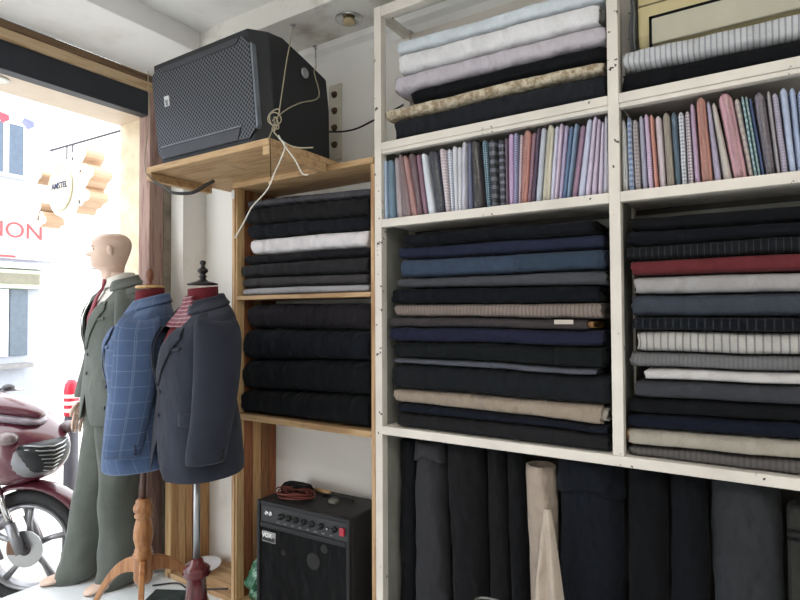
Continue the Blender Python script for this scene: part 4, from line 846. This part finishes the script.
# trousers
tr = MB()
for s, (ax, ay, yw) in LEGS.items():
    R = []
    for i in range(31):
        t = i/30; z = lerp(.022, .98, t)
        kx = curve([(0, ax), (.45, lerp(ax, s*.085, .55)), (.80, s*.085), (1, s*.06)], t)[0]; ky = curve([(0, ay-.012), (.45, lerp(ay, -.03, .6)), (.8, 0), (1, .0)], t)[0]
        rx, ry = curve([(0, .085, .118), (.08, .080, .105), (.25, .074, .090), (.48, .074, .084), (.70, .088, .098), (.84, .098, .112), (1, .098, .110)], t); row = []
        for j in range(28):
            a = 2*PI*j/28; q = .010*noise.noise(Vector((math.cos(a)*1.3+s*5, math.sin(a)*1.3, z*6)))+(.012*noise.noise(Vector((a, z*26, s)))*(max(0, 1-t/.2)) )
            cr = .012*max(0, math.cos(a+PI/2))**6*(1 if t < .85 else 0)      # pressed crease at the front
            row.append((kx+math.cos(a)*(rx+q), ky+math.sin(a)*(ry+q+cr), z+(.03*math.sin(a) if i == 0 else 0)))
        R.append(row)
    tr.loft(R)
t_ = tr.build('trousers', M_GRN, mq, smooth=True); t_['label'] = 'grey green trousers'
jm = jacket(mq, 1.480, M_GRN, 1.0, .88, plain('dark_horn_button', (50, 46, 42), .4), seed=9, arm=ARM); jm['label'] = 'grey green suit jacket'
R = []
for z in [-.42+.03*i for i in range(14)]: R.append([tuple(jsurf(lerp(-1.1, 1.1, j/20), z, -.014)*.935) for j in range(21)])
M_SHIRT = F('white_shirt_cotton', (226, 220, 210))
sh = MB().loft(R, closed=False).build('shirt', M_SHIRT, mq, (0, 0, 1.492), smooth=True, solid=.003)
R = []
for i in range(5):
    z = lerp(.030, -.02, i/4); R.append([((.060+.003*i)*math.sin(a)*1.0, .014-(.066+.004*i)*math.cos(a), z-.03*max(0, math.cos(a))) for a in [lerp(.12, 2*PI-.12, j/26) for j in range(27)]])
MB().loft(R, closed=False).build('shirt_collar', M_SHIRT, sh, (0, -.002, 0), smooth=True, solid=.003)
R = []
for z, w in ((-.005, .012), (-.02, .020), (-.045, .016), (-.055, .013), (-.10, .020), (-.2, .030), (-.30, .036), (-.37, .038)):
    c = jsurf(0, min(z, -.03), -.006)*.935
    R.append([(x*w, c.y-.006+.004*abs(x)-.004*(1 if -.05 < z < 0 else 0), z*.935) for x in (-1, -.5, 0, .5, 1)])
MB().loft(R, closed=False).build('tie', F('red_tie_silk', (178, 44, 66), rough=.4, wr=.1), mq, (0, 0, 1.492), smooth=True, solid=.006)
#@@SECTION street things
# ---- scooter parked outside
GZ = -.2
sc_ = tag(empty('motor_scooter', (-3.27, -.30, GZ-.0), math.radians(8)), 'maroon motor scooter with slatted front grille parked outside the doorway', 'scooter')
M_MAROON = plain('maroon_paint', (88, 34, 50), .25, 0, .5, .6, .08); M_SILVER = plain('silver_paint', (140, 140, 144), .3, .5, var=.05)
M_RUB = plain('tyre_rubber', (38, 38, 40), .8); M_DKG = plain('dark_grey_plastic', (70, 66, 72), .5)
STEER = math.radians(26)
def wheel(x, rot):
    w = MB(); prof = []
    n = 40
    def torus(m, R, r1, r2, n=40, k=12): m.loft([[(( R+r1*math.cos(q))*math.cos(2*PI*i/n), r2*math.sin(q), (R+r1*math.cos(q))*math.sin(2*PI*i/n)) for q in [2*PI*j/k for j in range(k)]] for i in range(n)]+[[((R+r1*math.cos(q)), r2*math.sin(q), 0) for q in [2*PI*j/k for j in range(k)]]], True, False, False)
    torus(w, .262, .036, .045); ty = w.build('tyre', M_RUB, sc_, (x, 0, .30), rot, smooth=True)
    r = MB(); torus(r, .215, .014, .036); ri = r.build('rim', M_SILVER, ty, (0, 0, 0), 0, smooth=True)
    s = MB()
    for i in range(5):
        a = 2*PI*i/5+.3; s.tube([(.03*math.cos(a), 0, .03*math.sin(a)), (.12*math.cos(a+.06), 0, .12*math.sin(a+.06)), (.208*math.cos(a), 0, .208*math.sin(a))], [.018, .014, .019], 8)
    s.build('spokes', M_SILVER, ty, smooth=True)
    h = MB(); h.tube([(0, -.05, 0), (0, .05, 0)], .034, 16); h.build('hub', M_DKG, ty, smooth=True)
    d = MB(); d.lathe([(.05, 0), (.095, 0), (.095, .004), (.05, .004)], 28); do = d.build('brake_disc', M_STEEL, ty, (0, -.045, 0)); do.rotation_euler = (PI/2, 0, 0)
    return ty
fw = wheel(0, STEER); rw = wheel(-1.26, 0)
cs_, sn_ = math.cos(STEER), math.sin(STEER)
def st(p): return (p[0]*cs_-p[1]*sn_, p[0]*sn_+p[1]*cs_, p[2])        # turn with the steering
for s in (-1, 1):
    MB().tube([st((0, s*.075, .29)), st((-.06, s*.075, .44))], .026, 12).build('fork_slider', M_SILVER, sc_, smooth=True)
    MB().tube([st((-.055, s*.075, .43)), st((-.14, s*.072, .66))], .017, 12).build('fork_tube', M_CHROME, sc_, smooth=True)
MB().box((-.03, -.10, .06), (.03, -.075, .13)).build('brake_caliper', plain('caliper_bronze', (110, 84, 66), .5, .5), sc_, (-.05, 0, .22), STEER, bevel=.008)
R = []
for i in range(15):
    a = math.radians(18+150*i/14); row = []
    for j in range(9):
        q = PI*j/8; row.append(st(((.315+.028*math.sin(q))*math.cos(a), .062*math.cos(q), .30+(.315+.028*math.sin(q))*math.sin(a))))
    R.append(row)
MB().loft(R, closed=False).build('front_fender', M_MAROON, sc_, smooth=True, solid=.004)
def body_loft(name, rows, mat, n=24, p=2.6, parent=sc_, steer=False, smooth=True):
    R = []
    for z, xf, xb, hw in rows:
        row = []
        for j in range(n):
            a = 2*PI*j/n; x, y = sel(a, (xf-xb)/2, hw, p); q = ((xf+xb)/2+x, y, z); row.append(st(q) if steer else q)
        R.append(row)
    return MB().loft(R).build(name, mat, parent, smooth=smooth, subsurf=1)
fr_ = body_loft('front_apron', [(.62, -.02, -.30, .10), (.66, .08, -.32, .17), (.72, .13, -.33, .20), (.80, .15, -.34, .215), (.88, .12, -.35, .205), (.95, .04, -.36, .18), (1.0, -.06, -.36, .15), (1.03, -.12, -.34, .10)], M_MAROON)
body_loft('nose_shield', [(.655, .05, -.2, .08), (.69, .125, -.2, .135), (.74, .160, -.2, .170), (.80, .168, -.2, .178), (.85, .148, -.2, .165), (.875, .11, -.2, .14)], M_SILVER, parent=fr_)
body_loft('grille_backing', [(.695, .14, -.1, .07), (.725, .17, -.1, .115), (.78, .186, -.1, .145), (.84, .180, -.1, .15), (.868, .155, -.1, .13)], M_BLACK, parent=fr_)
for i in range(7):
    z = .712+i*.021; hw = lerp(.06, .118, min(1, i/4)); xf = lerp(.172, .188, min(1, i/3))-(.008 if i > 5 else 0)
    MB().tube([(xf-.055, -hw, z+.022), (xf-.012, -hw*.5, z+.008), (xf+.004, 0, z), (xf-.012, hw*.5, z+.008), (xf-.055, hw, z+.022)], .0036, 6)  .build('grille_slat', M_STEEL, fr_, smooth=True)
for s in (-1, 1):
    MB().ball((0, 0, 0), (.06, .045, .035), 14, 8).build('indicator_lamp', plain('smoked_lamp', (120, 104, 106), .12), fr_, (.07, s*.165, .90), smooth=True)
hc = MB(); R = []
for x, z, hw, hh in ((-.30, 1.060, .06, .03), (-.30, 1.060, .12, .055), (-.18, 1.050, .13, .06), (-.06, 1.025, .105, .05), (.02, 1.000, .07, .035), (.07, 0.985, .03, .016)):
    R.append([st((x, hw*math.cos(q), z+hh*math.sin(q))) for q in [2*PI*k/18 for k in range(18)]])
hcowl = hc.loft(R).build('handlebar_cowl', M_MAROON, sc_, smooth=True, subsurf=1)
R = []
for x, z, hw, hh in ((-.28, 1.015, .13, .03), (-.12, 0.990, .13, .035), (.02, 0.960, .09, .028), (.06, 0.950, .04, .012)):
    R.append([st((x, hw*math.cos(q), z+hh*math.sin(q))) for q in [2*PI*k/18 for k in range(18)]])
MB().loft(R).build('headlamp', plain('headlamp_glass', (150, 140, 150), .1), hcowl, smooth=True)
for s in (-1, 1):
    MB().tube([st((-.26, s*.08, 1.070)), st((-.28, s*.2, 1.090)), st((-.33, s*.26, 1.080))], .012, 10).build('handlebar', M_DKG, sc_, smooth=True)
    MB().tube([st((-.325, s*.25, 1.080)), st((-.40, s*.36, 1.065))], .019, 12).build('grip', M_BLACK, sc_, smooth=True)
    MB().tube([st((-.28, s*.22, 1.090)), st((-.24, s*.30, 1.085)), st((-.30, s*.40, 1.065))], [.010, .008, .006], 8).build('brake_lever', M_STEEL, sc_, smooth=True)
    MB().ball((0, 0, 0), (.035, .03, .02), 12, 8).build('lever_reservoir', M_DKG, sc_, st((-.27, s*.22, 1.105)), smooth=True)
body_loft('footwell', [(.30, -.30, -.85, .12), (.34, -.28, -.88, .15), (.38, -.30, -.88, .15)], M_DKG)
MB().loft([[(x, y, z) for y, z in ((-.15, zb), (-.17, zb+.1), (-.16, zt), (.16, zt), (.17, zb+.1), (.15, zb))] for x, zb, zt in ((-.80, .36, .55), (-.86, .36, .72), (-1.1, .42, .76), (-1.5, .55, .78), (-1.65, .66, .78))]).build('rear_body', M_MAROON, sc_, smooth=False, bevel=.03)
MB().loft([[(x, y, z) for y, z in ((-.14, .77), (-.15, zt-.02), (-.1, zt), (.1, zt), (.15, zt-.02), (.14, .77))] for x, zt in ((-.84, .79), (-.9, .85), (-1.1, .84), (-1.3, .88), (-1.55, .87), (-1.6, .80))]).build('seat', M_BLACK, sc_, bevel=.02)
MB().loft([[(x, y, z) for y, z in ((-.1, z0), (-.1, z1), (.1, z1), (.1, z0))] for x, z0, z1 in ((-.75, .26, .44), (-1.0, .24, .46), (-1.26, .24, .36))]).build('engine', M_DKG, sc_, bevel=.02)
MB().tube([(-.62, .12, .32), (-.66, .24, .02)], .012, 8).build('side_stand', M_DKG, sc_, smooth=True)

# ---- hanging round sign
hs_ = tag(empty('hanging_sign', (-4.17, .27, 2.02)), 'white scroll edged hanging sign with a round lettered face over the street', 'sign')
M_SGN = plain('white_sign_enamel', (238, 234, 226), .4, var=.02); M_SIDE = plain('shaded_sign_edge', (176, 146, 118), .6, var=.06)  # scroll sides are coloured tan for the shade on them
ds = MB().lathe([(0, .0), (.150, .0), (.185, .012), (.200, .012), (.205, .03), (.205, .11), (0, .11)], 40).build('disc', M_SGN, hs_, (0, 0, .20), auto=30); ds.rotation_euler = (-PI/2, 0, 0)
MB().lathe([(.152, -.004), (.160, -.010), (.168, -.004), (.16, .002)], 40).build('face_ring', plain('pale_gold_ring', (214, 204, 172), .4), hs_, (0, 0, .20), smooth=True).rotation_euler = (-PI/2, 0, 0)
text_part('sign_lettering', 'AMSTEL', .062, plain('navy_lettering', (44, 50, 92), .5, var=0), hs_, (-.01, -.004, .215), (PI/2, 0, 0), .003, .001)
def scroll(pts, c, parent=hs_):
    k = len(pts); a = [(x, -.03, z) for x, z in pts]; b = [(x, .10, z) for x, z in pts]
    MB().add(a+[(c[0], -.03, c[1])], [(i, (i+1) % k, k) for i in range(k)]).build('scroll_face', M_SGN, parent)
    m = MB(); m.add(a+b+[(c[0], .10, c[1])], [(i, (i+1) % k, k+(i+1) % k, k+i) for i in range(k)]+[(k+i, k+(i+1) % k, 2*k) for i in range(k)]); m.build('scroll_edge', M_SIDE, parent)
def blob(cx, cz, r, n=14, ph=0, lob=3, amp=.35): return [(cx+r*(1+amp*math.sin(lob*a+ph))*math.cos(a), cz+r*(1+amp*math.sin(lob*a+ph))*math.sin(a)) for a in [2*PI*i/n for i in range(n)]]
for cx, cz, r, ph in ((.30, .36, .075, .3), (.40, .235, .07, 1.2), (.36, .10, .065, 2.0), (.265, .045, .045, .5), (-.27, .32, .05, 1.5), (-.285, .07, .06, .2), (-.20, -.01, .05, 2.2)): scroll(blob(cx, cz, r, 24, ph, 3, .28), (cx, cz))
for x in (-.02, .06): MB().tube([(x, .05, .40), (x, .05, .52)], .006, 8).build('hanger', M_DKG, hs_, smooth=True)
MB().tube([(-.25, .05, .52), (.75, .05, .50), (1.16, -.15, .47)], .008, 8).build('bracket_arm', M_DKG, hs_, smooth=True)
# ---- bollard, sack, cable, bunting
bl = tag(empty('street_bollard', (-3.742, .142, GZ)), 'dark post with a red and white banded top beyond the mannequin', 'bollard')
MB().lathe([(.05, 0), (.045, .02), (.04, .85), (.036, .87), (0, .87)], 18).build('post', plain('dark_grey_post', (70, 70, 78), .6), bl, smooth=True)
MB().lathe([(.0, .87), (.042, .87), (.044, .89), (.044, 1.03), (.038, 1.07), (.02, 1.10), (0, 1.10)], 18).build('red_cap', plain('bright_red', (214, 40, 66), .4), bl, smooth=True)
for z in (.895, .94, .985): MB().lathe([(.0446, z), (.0455, z+.004), (.0455, z+.020), (.0446, z+.024)], 18).build('white_band', M_SGN, bl, smooth=True)
n = NT('printed_sack'); z_ = n.xyz()[2]; nz = n.noise(9, 2, n.obj())
col = n.mix(n.math('GREATER_THAN', nz, .52), lin((206, 70, 52)), lin((240, 236, 228))); col = n.mix(n.math('LESS_THAN', z_, .18), col, lin((150, 200, 220))); col = n.mix(n.math('LESS_THAN', z_, .12), col, lin((240, 240, 240)))
R = [[(hx*math.copysign(abs(math.cos(q))**.6, math.cos(q)), hy*math.copysign(abs(math.sin(q))**.6, math.sin(q)), z) for q in [2*PI*k/16 for k in range(16)]] for z, hx, hy in ((0, .10, .08), (.03, .12, .10), (.2, .12, .10), (.36, .11, .09), (.44, .09, .05), (.48, .10, .02))]
tag(MB().loft(R).build('printed_sack', n.done(col, .5), None, (-3.40, .145, GZ), smooth=True), 'red white and blue printed sack on the street behind the legs', 'sack')
wire('overhead_cable', [(-11.99, 3.97, 2.36), (-7.5, 2.1, 1.95), (-2.975, .12, 1.555)], .006, M_BLACK, 'thin dark cable crossing behind the mannequin\'s face', 'cable')
bt = tag(empty('bunting', (-5.0, .32, 2.95)), 'red and grey blue pennants strung high across the street', 'bunting')
MB().tube(smooth_path([(-6.98, 1.4, 1.1), (-3.5, .55, .42), (-.09, -.05, .0), (.08, .06, -.055), (2.02, -.06, -.14)], 5), .003, 6).build('cord', M_SGN, bt, smooth=True)
for (x, y, z), c, nm in (((-.09, -.05, -.045), (214, 70, 84), 'red_cloth'), ((.08, .06, -.10), (110, 112, 150), 'grey_blue_cloth')):
    MB().loft([[(x0, yy, zz) for yy, zz in ((-.03, .04), (.04, .03), (.045, -.01), (.0, -.045), (-.045, .0))] for x0 in (-.004, .004)]).build('pennant', plain(nm, c, .7), bt, (x, y, z))
